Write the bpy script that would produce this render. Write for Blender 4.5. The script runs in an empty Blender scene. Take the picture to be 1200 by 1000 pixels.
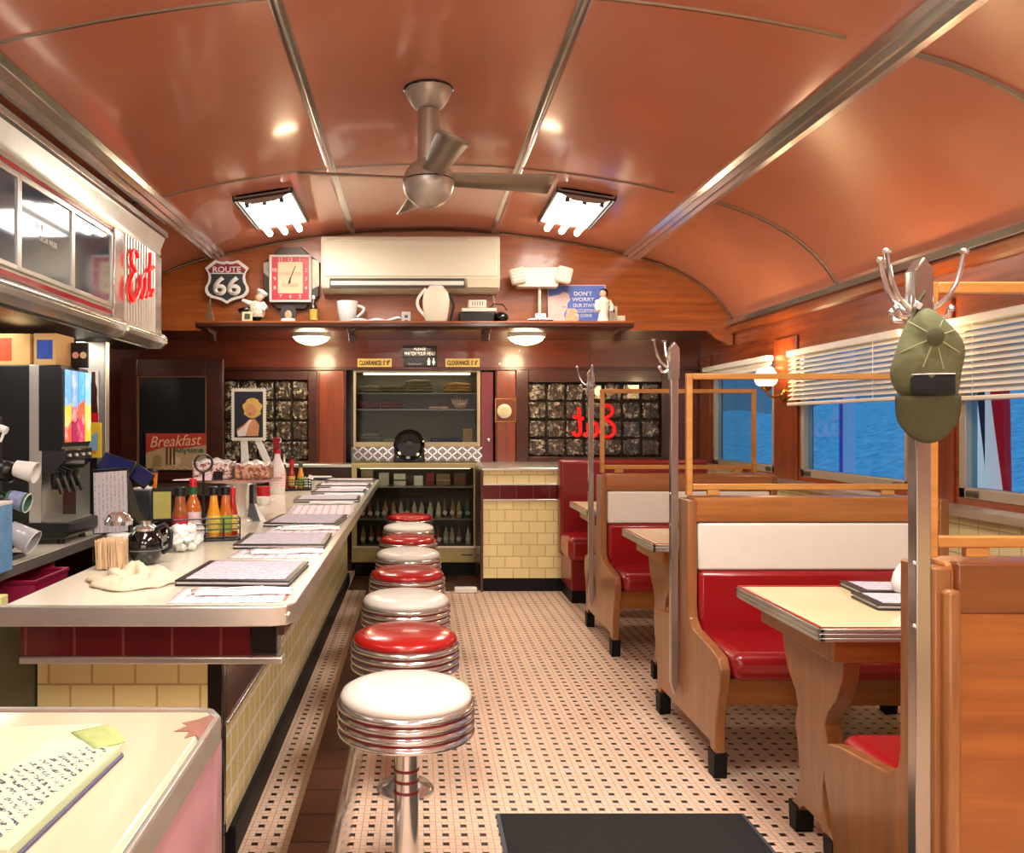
import bpy, bmesh, math, random
from mathutils import Vector, Matrix
PI = math.pi
R = math.radians
rnd = random.Random(7)
scene = bpy.context.scene
COL = scene.collection

# ------------------------------------------------------------------ nodes
class V:
    """tiny wrapper so shader maths can be written as python maths"""
    def __init__(s, nt, sock): s.nt = nt; s.s = sock
    def _m(s, op, *a):
        n = s.nt.nodes.new('ShaderNodeMath'); n.operation = op
        for i, v in enumerate((s,) + a):
            if isinstance(v, V): s.nt.links.new(v.s, n.inputs[i])
            else: n.inputs[i].default_value = v
        return V(s.nt, n.outputs[0])
    def __add__(s, o): return s._m('ADD', o)
    def __sub__(s, o): return s._m('SUBTRACT', o)
    def __mul__(s, o): return s._m('MULTIPLY', o)
    def __truediv__(s, o): return s._m('DIVIDE', o)
    def fract(s): return s._m('FRACT')
    def abs(s): return s._m('ABSOLUTE')
    def lt(s, o): return s._m('LESS_THAN', o)
    def gt(s, o): return s._m('GREATER_THAN', o)
    def mx(s, o): return s._m('MAXIMUM', o)
    def mn(s, o): return s._m('MINIMUM', o)
    def floor(s): return s._m('FLOOR')

def srgb(r, g, b):
    f = lambda c: (c / 255 / 12.92) if c / 255 <= .04045 else ((c / 255 + .055) / 1.055) ** 2.4
    return (f(r), f(g), f(b), 1)

def newmat(name):
    m = bpy.data.materials.new(name); m.use_nodes = True
    nt = m.node_tree
    return m, nt, nt.nodes['Principled BSDF']

def coords(nt):
    tc = nt.nodes.new('ShaderNodeTexCoord'); sp = nt.nodes.new('ShaderNodeSeparateXYZ')
    nt.links.new(tc.outputs['Object'], sp.inputs[0])
    return tc, [V(nt, sp.outputs[i]) for i in range(3)]

def mixc(nt, fac, a, b):
    n = nt.nodes.new('ShaderNodeMix'); n.data_type = 'RGBA'
    if isinstance(fac, V): nt.links.new(fac.s, n.inputs[0])
    else: n.inputs[0].default_value = fac
    for i, v in ((6, a), (7, b)):
        if hasattr(v, 'is_linked') or isinstance(v, bpy.types.NodeSocket): nt.links.new(v, n.inputs[i])
        else: n.inputs[i].default_value = v
    return n.outputs[2]

def noise(nt, vec, scale, detail=3, rough=.55):
    n = nt.nodes.new('ShaderNodeTexNoise'); n.inputs['Scale'].default_value = scale
    n.inputs['Detail'].default_value = detail; n.inputs['Roughness'].default_value = rough
    if vec is not None: nt.links.new(vec, n.inputs['Vector'])
    return V(nt, n.outputs['Fac'])

def mapping(nt, tc, scale=(1, 1, 1), out='Object'):
    mp = nt.nodes.new('ShaderNodeMapping'); mp.inputs['Scale'].default_value = scale
    nt.links.new(tc.outputs[out], mp.inputs['Vector'])
    return mp.outputs[0]

def bump(nt, p, h, strength=.2, dist=.01):
    b = nt.nodes.new('ShaderNodeBump'); b.inputs['Strength'].default_value = strength; b.inputs['Distance'].default_value = dist
    nt.links.new(h.s, b.inputs['Height']); nt.links.new(b.outputs[0], p.inputs['Normal'])

def mat(name, rgb, rough=.5, metal=0., coat=0., spec=.5, emit=0., var=.08, vscale=12., bmp=0., alpha=1., trans=0., ecol=None):
    m, nt, p = newmat(name)
    c = srgb(*rgb)
    tc = nt.nodes.new('ShaderNodeTexCoord')
    n = noise(nt, mapping(nt, tc), vscale)
    if var:
        d = tuple(max(0, x * (1 - var * 2)) for x in c[:3]) + (1,)
        e = tuple(min(1, x * (1 + var)) for x in c[:3]) + (1,)
        nt.links.new(mixc(nt, n, d, e), p.inputs['Base Color'])
    else: p.inputs['Base Color'].default_value = c
    p.inputs['Roughness'].default_value = rough; p.inputs['Metallic'].default_value = metal
    p.inputs['Coat Weight'].default_value = coat; p.inputs['Coat Roughness'].default_value = .08
    p.inputs['Specular IOR Level'].default_value = spec
    p.inputs['Transmission Weight'].default_value = trans
    if emit:
        p.inputs['Emission Color'].default_value = srgb(*(ecol or rgb)); p.inputs['Emission Strength'].default_value = emit
    if bmp: bump(nt, p, n, bmp)
    return m

def wood(name, dark, light, axis='x', scale=1., rough=.35, coat=.4):
    m, nt, p = newmat(name)
    tc = nt.nodes.new('ShaderNodeTexCoord')
    s = {'x': (.7, 9, 9), 'y': (9, .7, 9), 'z': (9, 9, .7)}[axis]
    v = mapping(nt, tc, tuple(a * scale for a in s))
    n1 = noise(nt, v, 2.2, 5, .6); n2 = noise(nt, v, 9., 3, .5)
    f = (n1 * 1.5 + n2 * .5 - .5)
    n3 = noise(nt, mapping(nt, tc, (1, 1, 1)), 1.6, 2)
    col = mixc(nt, f, srgb(*dark), srgb(*light))
    dk = tuple(x * .6 for x in srgb(*dark)[:3]) + (1,)
    nt.links.new(mixc(nt, (n3 - .5).mx(0.) * 1.2, col, dk), p.inputs['Base Color'])
    p.inputs['Roughness'].default_value = rough; p.inputs['Coat Weight'].default_value = coat; p.inputs['Coat Roughness'].default_value = .12
    return m

def tile(name, rgb, grout, w, h, plane, offset=.5, mortar=.006, rough=.18, var=.05, x0=0., y0=0., coat=.3):
    m, nt, p = newmat(name)
    tc, xyz = coords(nt)
    i, j = {'xz': (0, 2), 'yz': (1, 2), 'xy': (0, 1)}[plane]
    cb = nt.nodes.new('ShaderNodeCombineXYZ')
    nt.links.new((xyz[i] + x0).s, cb.inputs[0]); nt.links.new((xyz[j] + y0).s, cb.inputs[1])
    b = nt.nodes.new('ShaderNodeTexBrick'); nt.links.new(cb.outputs[0], b.inputs['Vector'])
    b.inputs['Scale'].default_value = 1; b.inputs['Brick Width'].default_value = w; b.inputs['Row Height'].default_value = h
    b.inputs['Mortar Size'].default_value = mortar; b.inputs['Mortar Smooth'].default_value = .1
    b.offset = offset
    c = srgb(*rgb)
    b.inputs['Color1'].default_value = c
    b.inputs['Color2'].default_value = tuple(x * (1 - var * 2) for x in c[:3]) + (1,)
    b.inputs['Mortar'].default_value = srgb(*grout)
    nt.links.new(b.outputs['Color'], p.inputs['Base Color'])
    p.inputs['Roughness'].default_value = rough; p.inputs['Coat Weight'].default_value = coat
    bm_ = nt.nodes.new('ShaderNodeBump'); bm_.invert = True
    bm_.inputs['Strength'].default_value = .35; bm_.inputs['Distance'].default_value = .004
    nt.links.new(b.outputs['Fac'], bm_.inputs['Height']); nt.links.new(bm_.outputs[0], p.inputs['Normal'])
    return m

def mosaic(name, p_):
    m, nt, p = newmat(name)
    tc, (x, y, z) = coords(nt)
    u = ((x + 40.) / p_).fract(); v = ((y + 40.) / p_).fract()
    a, b = .335, .665
    g = .018
    dot = u.gt(a)._m('MULTIPLY', u.lt(b))._m('MULTIPLY', v.gt(a))._m('MULTIPLY', v.lt(b))
    # a pinwheel of four oblongs around each dark square
    def line(c, pos, o, lo, hi): return (c - pos).abs().lt(g) * o.gt(lo) * o.lt(hi)
    l = line(v, a, u, 0., b).mx(line(u, b, v, 0., b)).mx(line(v, b, u, a, 1.)).mx(line(u, a, v, a, 1.))
    l = l.mx(u.lt(g)).mx(v.lt(g)).mx(u.gt(1 - g)).mx(v.gt(1 - g))
    nz = noise(nt, mapping(nt, tc), 3., 4)
    nz2 = noise(nt, mapping(nt, tc), 45., 2)
    base = mixc(nt, nz, srgb(218, 184, 156), srgb(246, 222, 198))
    base = mixc(nt, (nz2 - .45).mx(0.) * .8, base, srgb(206, 174, 150))
    c = mixc(nt, l * .8, base, srgb(176, 112, 72))
    c = mixc(nt, dot, c, srgb(34, 27, 25))
    nt.links.new(c, p.inputs['Base Color'])
    p.inputs['Roughness'].default_value = .42
    return m

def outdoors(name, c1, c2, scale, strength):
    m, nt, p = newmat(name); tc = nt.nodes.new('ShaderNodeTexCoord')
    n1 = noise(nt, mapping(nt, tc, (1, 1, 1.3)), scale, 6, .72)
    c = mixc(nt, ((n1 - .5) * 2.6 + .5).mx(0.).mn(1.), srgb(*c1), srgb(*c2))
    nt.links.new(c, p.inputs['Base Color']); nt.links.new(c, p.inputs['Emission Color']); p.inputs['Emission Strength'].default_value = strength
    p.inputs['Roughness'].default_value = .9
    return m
def glassmat(name, tint=(255, 255, 255), refl=.12, rough=.0):
    m = bpy.data.materials.new(name); m.use_nodes = True
    nt = m.node_tree; nt.nodes.clear()
    o = nt.nodes.new('ShaderNodeOutputMaterial')
    t = nt.nodes.new('ShaderNodeBsdfTransparent'); t.inputs[0].default_value = srgb(*tint)
    g = nt.nodes.new('ShaderNodeBsdfGlossy'); g.inputs['Roughness'].default_value = rough
    lw = nt.nodes.new('ShaderNodeLayerWeight'); lw.inputs[0].default_value = .5
    fac = V(nt, lw.outputs['Facing'])._m('POWER', 4.) * .5 + refl * .05
    mx = nt.nodes.new('ShaderNodeMixShader')
    nt.links.new(fac.s, mx.inputs[0]); nt.links.new(t.outputs[0], mx.inputs[1]); nt.links.new(g.outputs[0], mx.inputs[2])
    nt.links.new(mx.outputs[0], o.inputs[0])
    return m

# ------------------------------------------------------------------ shapes
def B(): return bmesh.new()
def box(bm, x0, x1, y0, y1, z0, z1, rot=None, piv=None):
    vs = [bm.verts.new((x, y, z)) for x in (x0, x1) for y in (y0, y1) for z in (z0, z1)]
    for f in ((0, 1, 3, 2), (4, 6, 7, 5), (0, 4, 5, 1), (2, 3, 7, 6), (0, 2, 6, 4), (1, 5, 7, 3)):
        bm.faces.new([vs[i] for i in f])
    if rot is not None: bmesh.ops.rotate(bm, verts=vs, cent=piv or ((x0 + x1) / 2, (y0 + y1) / 2, (z0 + z1) / 2), matrix=rot)
    return bm
def mkbox(*a, **k): return box(B(), *a, **k)
def prism(bm, pts, axis, a, b):
    """polygon pts in the plane across `axis`, extruded from a to b"""
    f = {'x': lambda p, t: (t, p[0], p[1]), 'y': lambda p, t: (p[0], t, p[1]), 'z': lambda p, t: (p[0], p[1], t)}[axis]
    A = [bm.verts.new(f(p, a)) for p in pts]; C = [bm.verts.new(f(p, b)) for p in pts]
    n = len(pts)
    f1 = bm.faces.new(A); f2 = bm.faces.new(C[::-1])
    for i in range(n): bm.faces.new([A[i], C[i], C[(i + 1) % n], A[(i + 1) % n]])
    f1.normal_update(); f2.normal_update()
    bmesh.ops.triangulate(bm, faces=[f1, f2], ngon_method='EAR_CLIP')
    bmesh.ops.recalc_face_normals(bm, faces=bm.faces)
    return bm
def lathe(bm, prof, seg=32, c=(0, 0, 0), rot=None, cap=True):
    """prof: list of (r, z)"""
    rings = []; allv = []
    for r, z in prof:
        ring = [bm.verts.new((r * math.cos(2 * PI * i / seg), r * math.sin(2 * PI * i / seg), z)) for i in range(seg)]
        rings.append(ring); allv += ring
    for k in range(len(rings) - 1):
        for i in range(seg):
            bm.faces.new([rings[k][i], rings[k][(i + 1) % seg], rings[k + 1][(i + 1) % seg], rings[k + 1][i]])
    if cap:
        bm.faces.new(rings[0][::-1]); bm.faces.new(rings[-1])
    if rot is not None: bmesh.ops.rotate(bm, verts=allv, cent=(0, 0, 0), matrix=rot)
    bmesh.ops.translate(bm, verts=allv, vec=c)
    return bm
def tube(bm, pts, r, seg=8, closed=False):
    pts = [Vector(p) for p in pts]; n = len(pts); rings = []
    rr = r if isinstance(r, (list, tuple)) else [r] * n
    up = None
    for i, p in enumerate(pts):
        if closed: d = pts[(i + 1) % n] - pts[i - 1]
        else: d = pts[min(i + 1, n - 1)] - pts[max(i - 1, 0)]
        d.normalize()
        if up is None: up = Vector((0, 0, 1)) if abs(d.z) < .9 else Vector((1, 0, 0))
        a = d.cross(up); a.normalize(); b = a.cross(d); b.normalize(); up = b
        rings.append([bm.verts.new(p + rr[i] * (a * math.cos(2 * PI * k / seg) + b * math.sin(2 * PI * k / seg))) for k in range(seg)])
    for i in range(n if closed else n - 1):
        A, C = rings[i], rings[(i + 1) % n]
        for k in range(seg): bm.faces.new([A[k], A[(k + 1) % seg], C[(k + 1) % seg], C[k]])
    if not closed: bm.faces.new(rings[0][::-1]); bm.faces.new(rings[-1])
    return bm
def ball(bm, c, rx, ry=None, rz=None, seg=16, rings=10):
    m = Matrix.Translation(c) @ Matrix.Diagonal((rx, ry or rx, rz or rx, 1))
    bmesh.ops.create_uvsphere(bm, u_segments=seg, v_segments=rings, radius=1, matrix=m)
    return bm
def sheet(bm, nx, ny, f):
    g = [[bm.verts.new(f(i / nx, j / ny)) for j in range(ny + 1)] for i in range(nx + 1)]
    for i in range(nx):
        for j in range(ny): bm.faces.new([g[i][j], g[i + 1][j], g[i + 1][j + 1], g[i][j + 1]])
    return bm
RX = lambda a: Matrix.Rotation(R(a), 3, 'X')
RY = lambda a: Matrix.Rotation(R(a), 3, 'Y')
RZ = lambda a: Matrix.Rotation(R(a), 3, 'Z')
def cylx(bm, x0, x1, y, z, r, seg=20): return lathe(bm, [(r, x0), (r, x1)], seg, (0, y, z), RY(90))
def cyly(bm, y0, y1, x, z, r, seg=20, r2=None): return lathe(bm, [(r, 0), (r if r2 is None else r2, y1 - y0)], seg, (x, y0, z), RX(-90))
def cylz(bm, x, y, z0, z1, r, seg=20, r2=None): return lathe(bm, [(r, z0), (r if r2 is None else r2, z1)], seg, (x, y, 0))
def arc(cx, cy, r, a0, a1, n): return [(cx + r * math.cos(R(a0 + (a1 - a0) * i / n)), cy + r * math.sin(R(a0 + (a1 - a0) * i / n))) for i in range(n + 1)]

# ------------------------------------------------------------------ objects
def finish(name, bm, m, bevel=0., smooth=40, segs=2, solid=0., sub=0):
    me = bpy.data.meshes.new(name)
    bmesh.ops.recalc_face_normals(bm, faces=bm.faces)
    bm.to_mesh(me); bm.free()
    for q in (m if isinstance(m, (list, tuple)) else [m]): me.materials.append(q)
    if smooth:
        me.polygons.foreach_set('use_smooth', [True] * len(me.polygons))
        me.set_sharp_from_angle(angle=R(smooth))
    o = bpy.data.objects.new(name, me); COL.objects.link(o)
    if solid:
        s = o.modifiers.new('solid', 'SOLIDIFY'); s.thickness = solid; s.offset = 0
    if bevel:
        b = o.modifiers.new('bevel', 'BEVEL'); b.width = bevel; b.segments = segs; b.limit_method = 'ANGLE'; b.angle_limit = R(35)
        b.harden_normals = False
    if sub:
        s = o.modifiers.new('sub', 'SUBSURF'); s.levels = sub; s.render_levels = sub
    return o
def thing(name, label, cat, loc=(0, 0, 0), rz=0., group=None):
    o = bpy.data.objects.new(name, None); COL.objects.link(o)
    o.empty_display_size = .05
    o.location = loc; o.rotation_euler = (0, 0, R(rz)); o['label'] = label; o['category'] = cat
    if group: o['group'] = group
    return o
def part(name, bm, m, parent, label=None, **k):
    o = finish(name, bm, m, **k); o.parent = parent
    if label: o['label'] = label
    return o
def single(name, bm, m, label, cat, loc=(0, 0, 0), rz=0., group=None, rot=None, **k):
    o = finish(name, bm, m, **k); o.location = loc; o.rotation_euler = rot or (0, 0, R(rz)); o['label'] = label; o['category'] = cat
    if group: o['group'] = group
    return o
def struct(name, bm, m, parent=None, **k):
    o = finish(name, bm, m, **k)
    if parent: o.parent = parent
    else: o['kind'] = 'structure'
    return o
def dup(root, loc=None, rz=None, label=None, group=None):
    def cp(o, par):
        c = o.copy(); COL.objects.link(c)
        if par: c.parent = par
        for ch in list(o.children): cp(ch, c)
        return c
    r = cp(root, None)
    if loc: r.location = loc
    if rz is not None: r.rotation_euler = (0, 0, R(rz))
    if label: r['label'] = label
    if group: r['group'] = group
    return r
def letters(name, body, m, parent, loc, w=None, h=None, face='-y', shear=0., ext=.0015, bold=0., mirror=False, align='CENTER', spacing=1., label=None, tilt=0.):
    """flat lettering, scaled to width w and / or height h, centred on loc"""
    cu = bpy.data.curves.new(name, 'FONT'); cu.body = body; cu.size = 1; cu.shear = shear; cu.offset = bold
    cu.align_x = align; cu.space_line = .9; cu.space_character = spacing; cu.resolution_u = 3
    o = bpy.data.objects.new('tmp', cu); COL.objects.link(o)
    bpy.context.view_layer.update()
    me = bpy.data.meshes.new_from_object(o.evaluated_get(bpy.context.evaluated_depsgraph_get()))
    bpy.data.objects.remove(o)
    bm = B(); bm.from_mesh(me); bpy.data.meshes.remove(me)
    xs = [v.co.x for v in bm.verts]; ys = [v.co.y for v in bm.verts]
    cx, cy, ww, hh = (min(xs) + max(xs)) / 2, (min(ys) + max(ys)) / 2, max(xs) - min(xs), max(ys) - min(ys)
    sx = (w / ww) if w else None; sy = (h / hh) if h else None
    sx = sx or sy; sy = sy or sx
    for v in bm.verts: v.co = Vector(((v.co.x - cx) * sx * (-1 if mirror else 1), (v.co.y - cy) * sy, 0))
    r = bmesh.ops.extrude_face_region(bm, geom=list(bm.faces))
    bmesh.ops.translate(bm, verts=[g for g in r['geom'] if isinstance(g, bmesh.types.BMVert)], vec=(0, 0, ext))
    M_ = Matrix.Rotation(R(tilt), 4, 'Z')
    M_ = {'-y': Matrix.Rotation(PI / 2, 4, 'X'), '+x': Matrix.Rotation(PI / 2, 4, 'Z') @ Matrix.Rotation(PI / 2, 4, 'X'), '+z': Matrix.Identity(4)}[face] @ M_
    bmesh.ops.transform(bm, matrix=M_, verts=bm.verts)
    bmesh.ops.translate(bm, verts=bm.verts, vec=loc)
    p = finish(name, bm, m, smooth=0)
    p.parent = parent
    if label: p['label'] = label
    return p
FX, FY, F, EYE = 488., 498., 1000., 1.5
def W(px, py, Y): return ((px - FX) * Y / F, Y, EYE - (py - FY) * Y / F)
def wx(px, Y): return (px - FX) * Y / F
def wz(py, Y): return EYE - (py - FY) * Y / F

# ------------------------------------------------------------------ materials
ORANGE = mat('orange_enamel', (204, 130, 102), rough=.22, coat=.55, var=.07, vscale=1.3)
CHROME = mat('chrome', (222, 221, 218), rough=.18, metal=.9, var=.1, vscale=4)
STEEL = mat('brushed_steel', (218, 217, 208), rough=.3, metal=.82, var=.12, vscale=6)
POSTST = mat('post_chrome', (186, 178, 170), rough=.22, metal=.88, var=.15, vscale=3)
NICKEL = mat('satin_nickel', (196, 190, 178), rough=.38, metal=.6, var=.05)
MAHOG = wood('mahogany_panel', (118, 54, 18), (190, 106, 46), 'x', 1., .3, .5)
MAHOGD = wood('dark_mahogany', (44, 15, 8), (82, 32, 15), 'x', 1., .32, .5)
MAHOGZ = wood('mahogany_upright', (98, 38, 14), (158, 74, 32), 'z', 1., .3, .5)
MAHOGY = wood('mahogany_long', (108, 46, 16), (178, 96, 46), 'y', 1., .3, .5)
OAKX = wood('booth_oak', (124, 70, 24), (180, 114, 50), 'x', 1., .35, .35)
OAKZ = wood('booth_oak_upright', (118, 70, 34), (170, 112, 62), 'z', 1., .35, .35)
OAKL = wood('light_oak', (176, 116, 48), (214, 156, 84), 'x', 1.2, .4, .25)
OAKB = wood('worn_oak_back', (118, 60, 20), (178, 104, 40), 'x', .9, .32, .4)
REDV = mat('red_vinyl', (152, 20, 26), rough=.27, coat=.35, var=.05, vscale=8)
DREDV = mat('dark_red_vinyl', (128, 20, 24), rough=.33, coat=.25, var=.05)
SRED = mat('stool_red_vinyl', (174, 30, 24), rough=.25, coat=.4, var=.04)
WHITEV = mat('white_vinyl', (236, 230, 218), rough=.35, coat=.25, var=.03)
YTX = tile('yellow_tile_cross', (246, 230, 166), (200, 178, 118), .145, .105, 'xz', .5, .004)
YTY = tile('yellow_tile_long', (236, 218, 146), (252, 248, 228), .11, .11, 'yz', 0., .008)
MTX = tile('maroon_tile_cross', (92, 14, 20), (120, 60, 56), .15, .3, 'xz', 0., .004, y0=.12)
MTY = tile('maroon_tile_long', (84, 16, 20), (120, 70, 60), .15, .6, 'yz', 0., .004)
BROWNT = tile('brown_quarry_tile', (84, 46, 30), (46, 26, 18), .2, .2, 'xy', 0., .005, rough=.4, coat=.1)
BLACK = mat('black_plastic', (20, 19, 20), rough=.35, var=.1)
BLACKG = mat('gloss_black', (12, 12, 13), rough=.1, coat=.6, var=0)
BASEB = mat('black_base', (18, 16, 17), rough=.55, coat=.0, spec=.2)
CREAM = mat('cream_laminate', (238, 232, 210), rough=.22, coat=.3, var=.05, vscale=2.5)
WHITE = mat('white_paint', (240, 238, 230), rough=.45, var=.03)
WARMW = mat('warm_white_plastic', (232, 226, 204), rough=.4, var=.02)
PAPER = mat('white_paper', (244, 242, 240), rough=.8, var=.03)
PINKP = mat('pale_pink_paper', (240, 216, 222), rough=.8, var=.05)
BRASS = mat('brass', (196, 150, 70), rough=.25, metal=1.)
REDP = mat('red_paint', (196, 18, 30), rough=.3, coat=.3, var=.03)
MAROON = mat('maroon_paint', (124, 16, 36), rough=.3, coat=.3)
GREYP = mat('grey_plastic', (88, 90, 94), rough=.5)
MOSAIC = mosaic('mosaic_floor', .0685)
CLEAR = glassmat('clear_glass', (250, 252, 252), .08)
PANE = glassmat('partition_glass', (246, 244, 240), .1)
CASEG = glassmat('case_glass', (225, 228, 226), .14)
# ================================================================== the setting
YB, YL = 8.0, 8.95           # upper bulkhead, lower back wall
XL, XR = -2.9, 2.98
TL, TR = -1.83, 1.97         # ceiling rails
def ceil_z(x): return 3.335 - .235 * ((x - .07) / 1.9) ** 2
def cove(t, side):
    a = t * PI / 2
    u = .62 * math.sin(a) + .38 * t; v = .62 * math.cos(a) + .38 * (1 - t)
    x0, x1 = (TR, XR) if side > 0 else (TL, XL)
    return (x0 + (x1 - x0) * u, 2.45 + .65 * v)
sect = [cove(1 - i / 10, -1) for i in range(11)] + [(TL + (TR - TL) * i / 24, ceil_z(TL + (TR - TL) * i / 24)) for i in range(25)] + [cove(i / 10, 1) for i in range(11)]
bm = B()
sheet(bm, len(sect) - 1, 12, lambda u, v: (sect[round(u * (len(sect) - 1))][0], -2.6 + (YB + 2.6) * v, sect[round(u * (len(sect) - 1))][1]))
struct('ceiling', bm, ORANGE, smooth=60)
DARKST = mat('dark_steel_bead', (150, 138, 126), rough=.25, metal=.9)
n = 1
def trim(bm, m, **k):
    global n
    o = struct('trim_%d' % n, bm, m, **k); n += 1
    return o
# chrome rails along the car
RAILP = [(-.04, .035), (-.045, -.005), (-.02, -.03), (.0, -.022), (.02, -.05), (.045, -.045), (.06, -.068), (.1, -.07), (.105, -.03), (.09, .0)]
for s, x0 in ((1, TR), (-1, TL)):
    trim(prism(B(), [(x0 + s * a, 3.105 + b) for a, b in RAILP], 'y', -2.6, YB - .01), CHROME, smooth=20)
for x0 in (-.6, .72):
    z = ceil_z(x0)
    trim(prism(B(), [(x0 - .032, z + .02), (x0 - .032, z - .006), (x0 - .012, z - .016), (x0 + .012, z - .016), (x0 + .032, z - .006), (x0 + .032, z + .02)], 'y', -2.6, YB), CHROME)
for y in (1.2, 3.6, 6.0):
    bm = B(); tube(bm, [(x, y, z + .001) for x, z in sect[11:35]], .011, 6); trim(bm, DARKST)
    for side in (1, -1):
        bm = B(); tube(bm, [(cove(i / 10, side)[0], y, cove(i / 10, side)[1] - .002) for i in range(11)], .015, 6); trim(bm, DARKST)
bm = B(); tube(bm, [(x, YB - .012, z - .012) for x, z in sect], .011, 6); trim(bm, DARKST)
# lower cornice rail on the window side
trim(prism(B(), [(XR - .04, 2.50), (XR - .075, 2.47), (XR - .06, 2.435), (XR - .03, 2.42), (XR, 2.42), (XR, 2.52)], 'y', -2.6, YB), CHROME, smooth=20)
trim(prism(B(), [(XR - .05, 2.42), (XR - .07, 2.40), (XR - .045, 2.36), (XR, 2.35), (XR, 2.42)], 'y', -2.6, YB), MAHOGY, smooth=20)

# floor
struct('floor', mkbox(XL - .2, XR + .2, -2.6, YL, -.1, 0), MOSAIC, smooth=0)
struct('floor_recess', mkbox(-.62, .60, 7.74, YL, -.05, .004), BROWNT, smooth=0)

# back wall: upper bulkhead following the ceiling, soffit, lower wall round the opening
SOF = 2.385
bm = B(); prism(bm, [(XL, SOF)] + [(x, z + .01) for x, z in sect] + [(XR, SOF)], 'y', YB, YB + .06); struct('wall_back', bm, MAHOG, smooth=0)
struct('soffit', mkbox(XL, XR, YB + .06, YL, SOF, SOF + .04), MAHOGD, smooth=0)
OX0, OX1, OZ = -.74, .83, 2.075
LB = B()
GB = [(-2.03, -1.13, 1.12, 1.97), (1.17, 2.56, 1.165, 1.945)]     # glass block windows
box(LB, XL, GB[0][0], YL, YL + .1, 0, SOF); box(LB, GB[0][0], GB[0][1], YL, YL + .1, 0, GB[0][2]); box(LB, GB[0][0], GB[0][1], YL, YL + .1, GB[0][3], SOF)
box(LB, GB[0][1], OX0, YL, YL + .1, 0, SOF); box(LB, OX0, OX1, YL, YL + .1, OZ, SOF); box(LB, OX1, GB[1][0], YL, YL + .1, 0, SOF)
box(LB, GB[1][0], GB[1][1], YL, YL + .1, 0, GB[1][2]); box(LB, GB[1][0], GB[1][1], YL, YL + .1, GB[1][3], SOF); box(LB, GB[1][1], XR, YL, YL + .1, 0, SOF)
struct('wall_back_lower', LB, wood('deep_red_mahogany', (70, 22, 9), (122, 48, 18), 'x', .8, .3, .5), smooth=0)
# recess behind the opening
bm = B(); box(bm, OX0 - .05, OX1 + .05, 9.6, 9.65, 0, 2.2); box(bm, OX0 - .05, OX0, YL + .1, 9.6, 0, 2.2); box(bm, OX1, OX1 + .05, YL + .1, 9.6, 0, 2.2); box(bm, OX0, OX1, YL + .1, 9.6, OZ, OZ + .05)
box(bm, OX0, OX1, YL, 9.6, -.05, 0)
struct('wall_recess', bm, MAHOGD, smooth=0)
# upright pilasters and mouldings on the lower back wall
for x0, x1 in ((-1.02, -.76), (.84, 1.04)):
    trim(mkbox(x0, x1, YL - .03, YL + .0, .9, 2.07), MAHOGZ, bevel=.008)
def moulding(x0, x1, z0, z1, w=.13):
    bm = B()
    for k, (d, t) in enumerate(((0, .05), (.05, .03), (.09, .015))):
        a0, a1, c0, c1 = x0 - w + d, x1 + w - d, z0 - w + d, z1 + w - d
        e = w - d
        box(bm, a0, x0, YL - t, YL, c0, c1); box(bm, x1, a1, YL - t, YL, c0, c1); box(bm, x0, x1, YL - t, YL, c0, z0); box(bm, x0, x1, YL - t, YL, z1, c1)
    return bm
trim(moulding(*[GB[0][i] for i in (0, 1, 2, 3)], w=.09), MAHOGD, bevel=.006)
trim(moulding(*[GB[1][i] for i in (0, 1, 2, 3)]), MAHOGD, bevel=.006)
trim(mkbox(XL, XR, YL - .03, YL, 2.07, 2.1), MAHOGD, bevel=.006)

# glass block windows: a window frame, then every block a pane
def blockmat(name, hot):
    m, nt, p = newmat(name)
    tc = nt.nodes.new('ShaderNodeTexCoord')
    a = noise(nt, mapping(nt, tc), 15., 3, .7); b = noise(nt, mapping(nt, tc), 36., 2, .6)
    f = ((a * .75 + b * .45) - .62).mx(0.) * 6.5
    nt.links.new(mixc(nt, f.mn(1.), srgb(58, 50, 40), srgb(214, 204, 182)), p.inputs['Base Color'])  # pale glints of the glass painted into the base colour
    p.inputs['Roughness'].default_value = .12; p.inputs['Coat Weight'].default_value = 1
    bump(nt, p, a, .9, .05)
    return m
GBM = blockmat('wavy_glass_block', 0)
MORT = mat('dark_mortar', (62, 52, 42), rough=.7)
for wi, (x0, x1, z0, z1) in enumerate(GB):
    w = struct('window_%d' % (wi + 1), mkbox(x0, x1, YL + .06, YL + .09, z0, z1), MORT, smooth=0)
    s = .196; nx = max(1, round((x1 - x0) / s)); nz = max(1, round((z1 - z0) / s))
    sx, sz = (x1 - x0) / nx, (z1 - z0) / nz
    for i in range(nx):
        for k in range(nz):
            cx, cz = x0 + (i + .5) * sx, z0 + (k + .5) * sz
            bm = mkbox(cx - sx / 2 + .009, cx + sx / 2 - .009, YL + .005, YL + .06, cz - sz / 2 + .009, cz + sz / 2 - .009)
            struct('glass_block', bm, GBM, parent=w, bevel=.018, segs=2)

# left wall and the wall behind the camera
struct('wall_left', mkbox(XL - .1, XL, -2.6, YL, 0, 2.5), MAHOGD, smooth=0)
bm = B(); prism(bm, [(XL, 0)] + sect + [(XR, 0)], 'y', -2.65, -2.6); struct('wall_front', bm, MAHOG, smooth=0)

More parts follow.
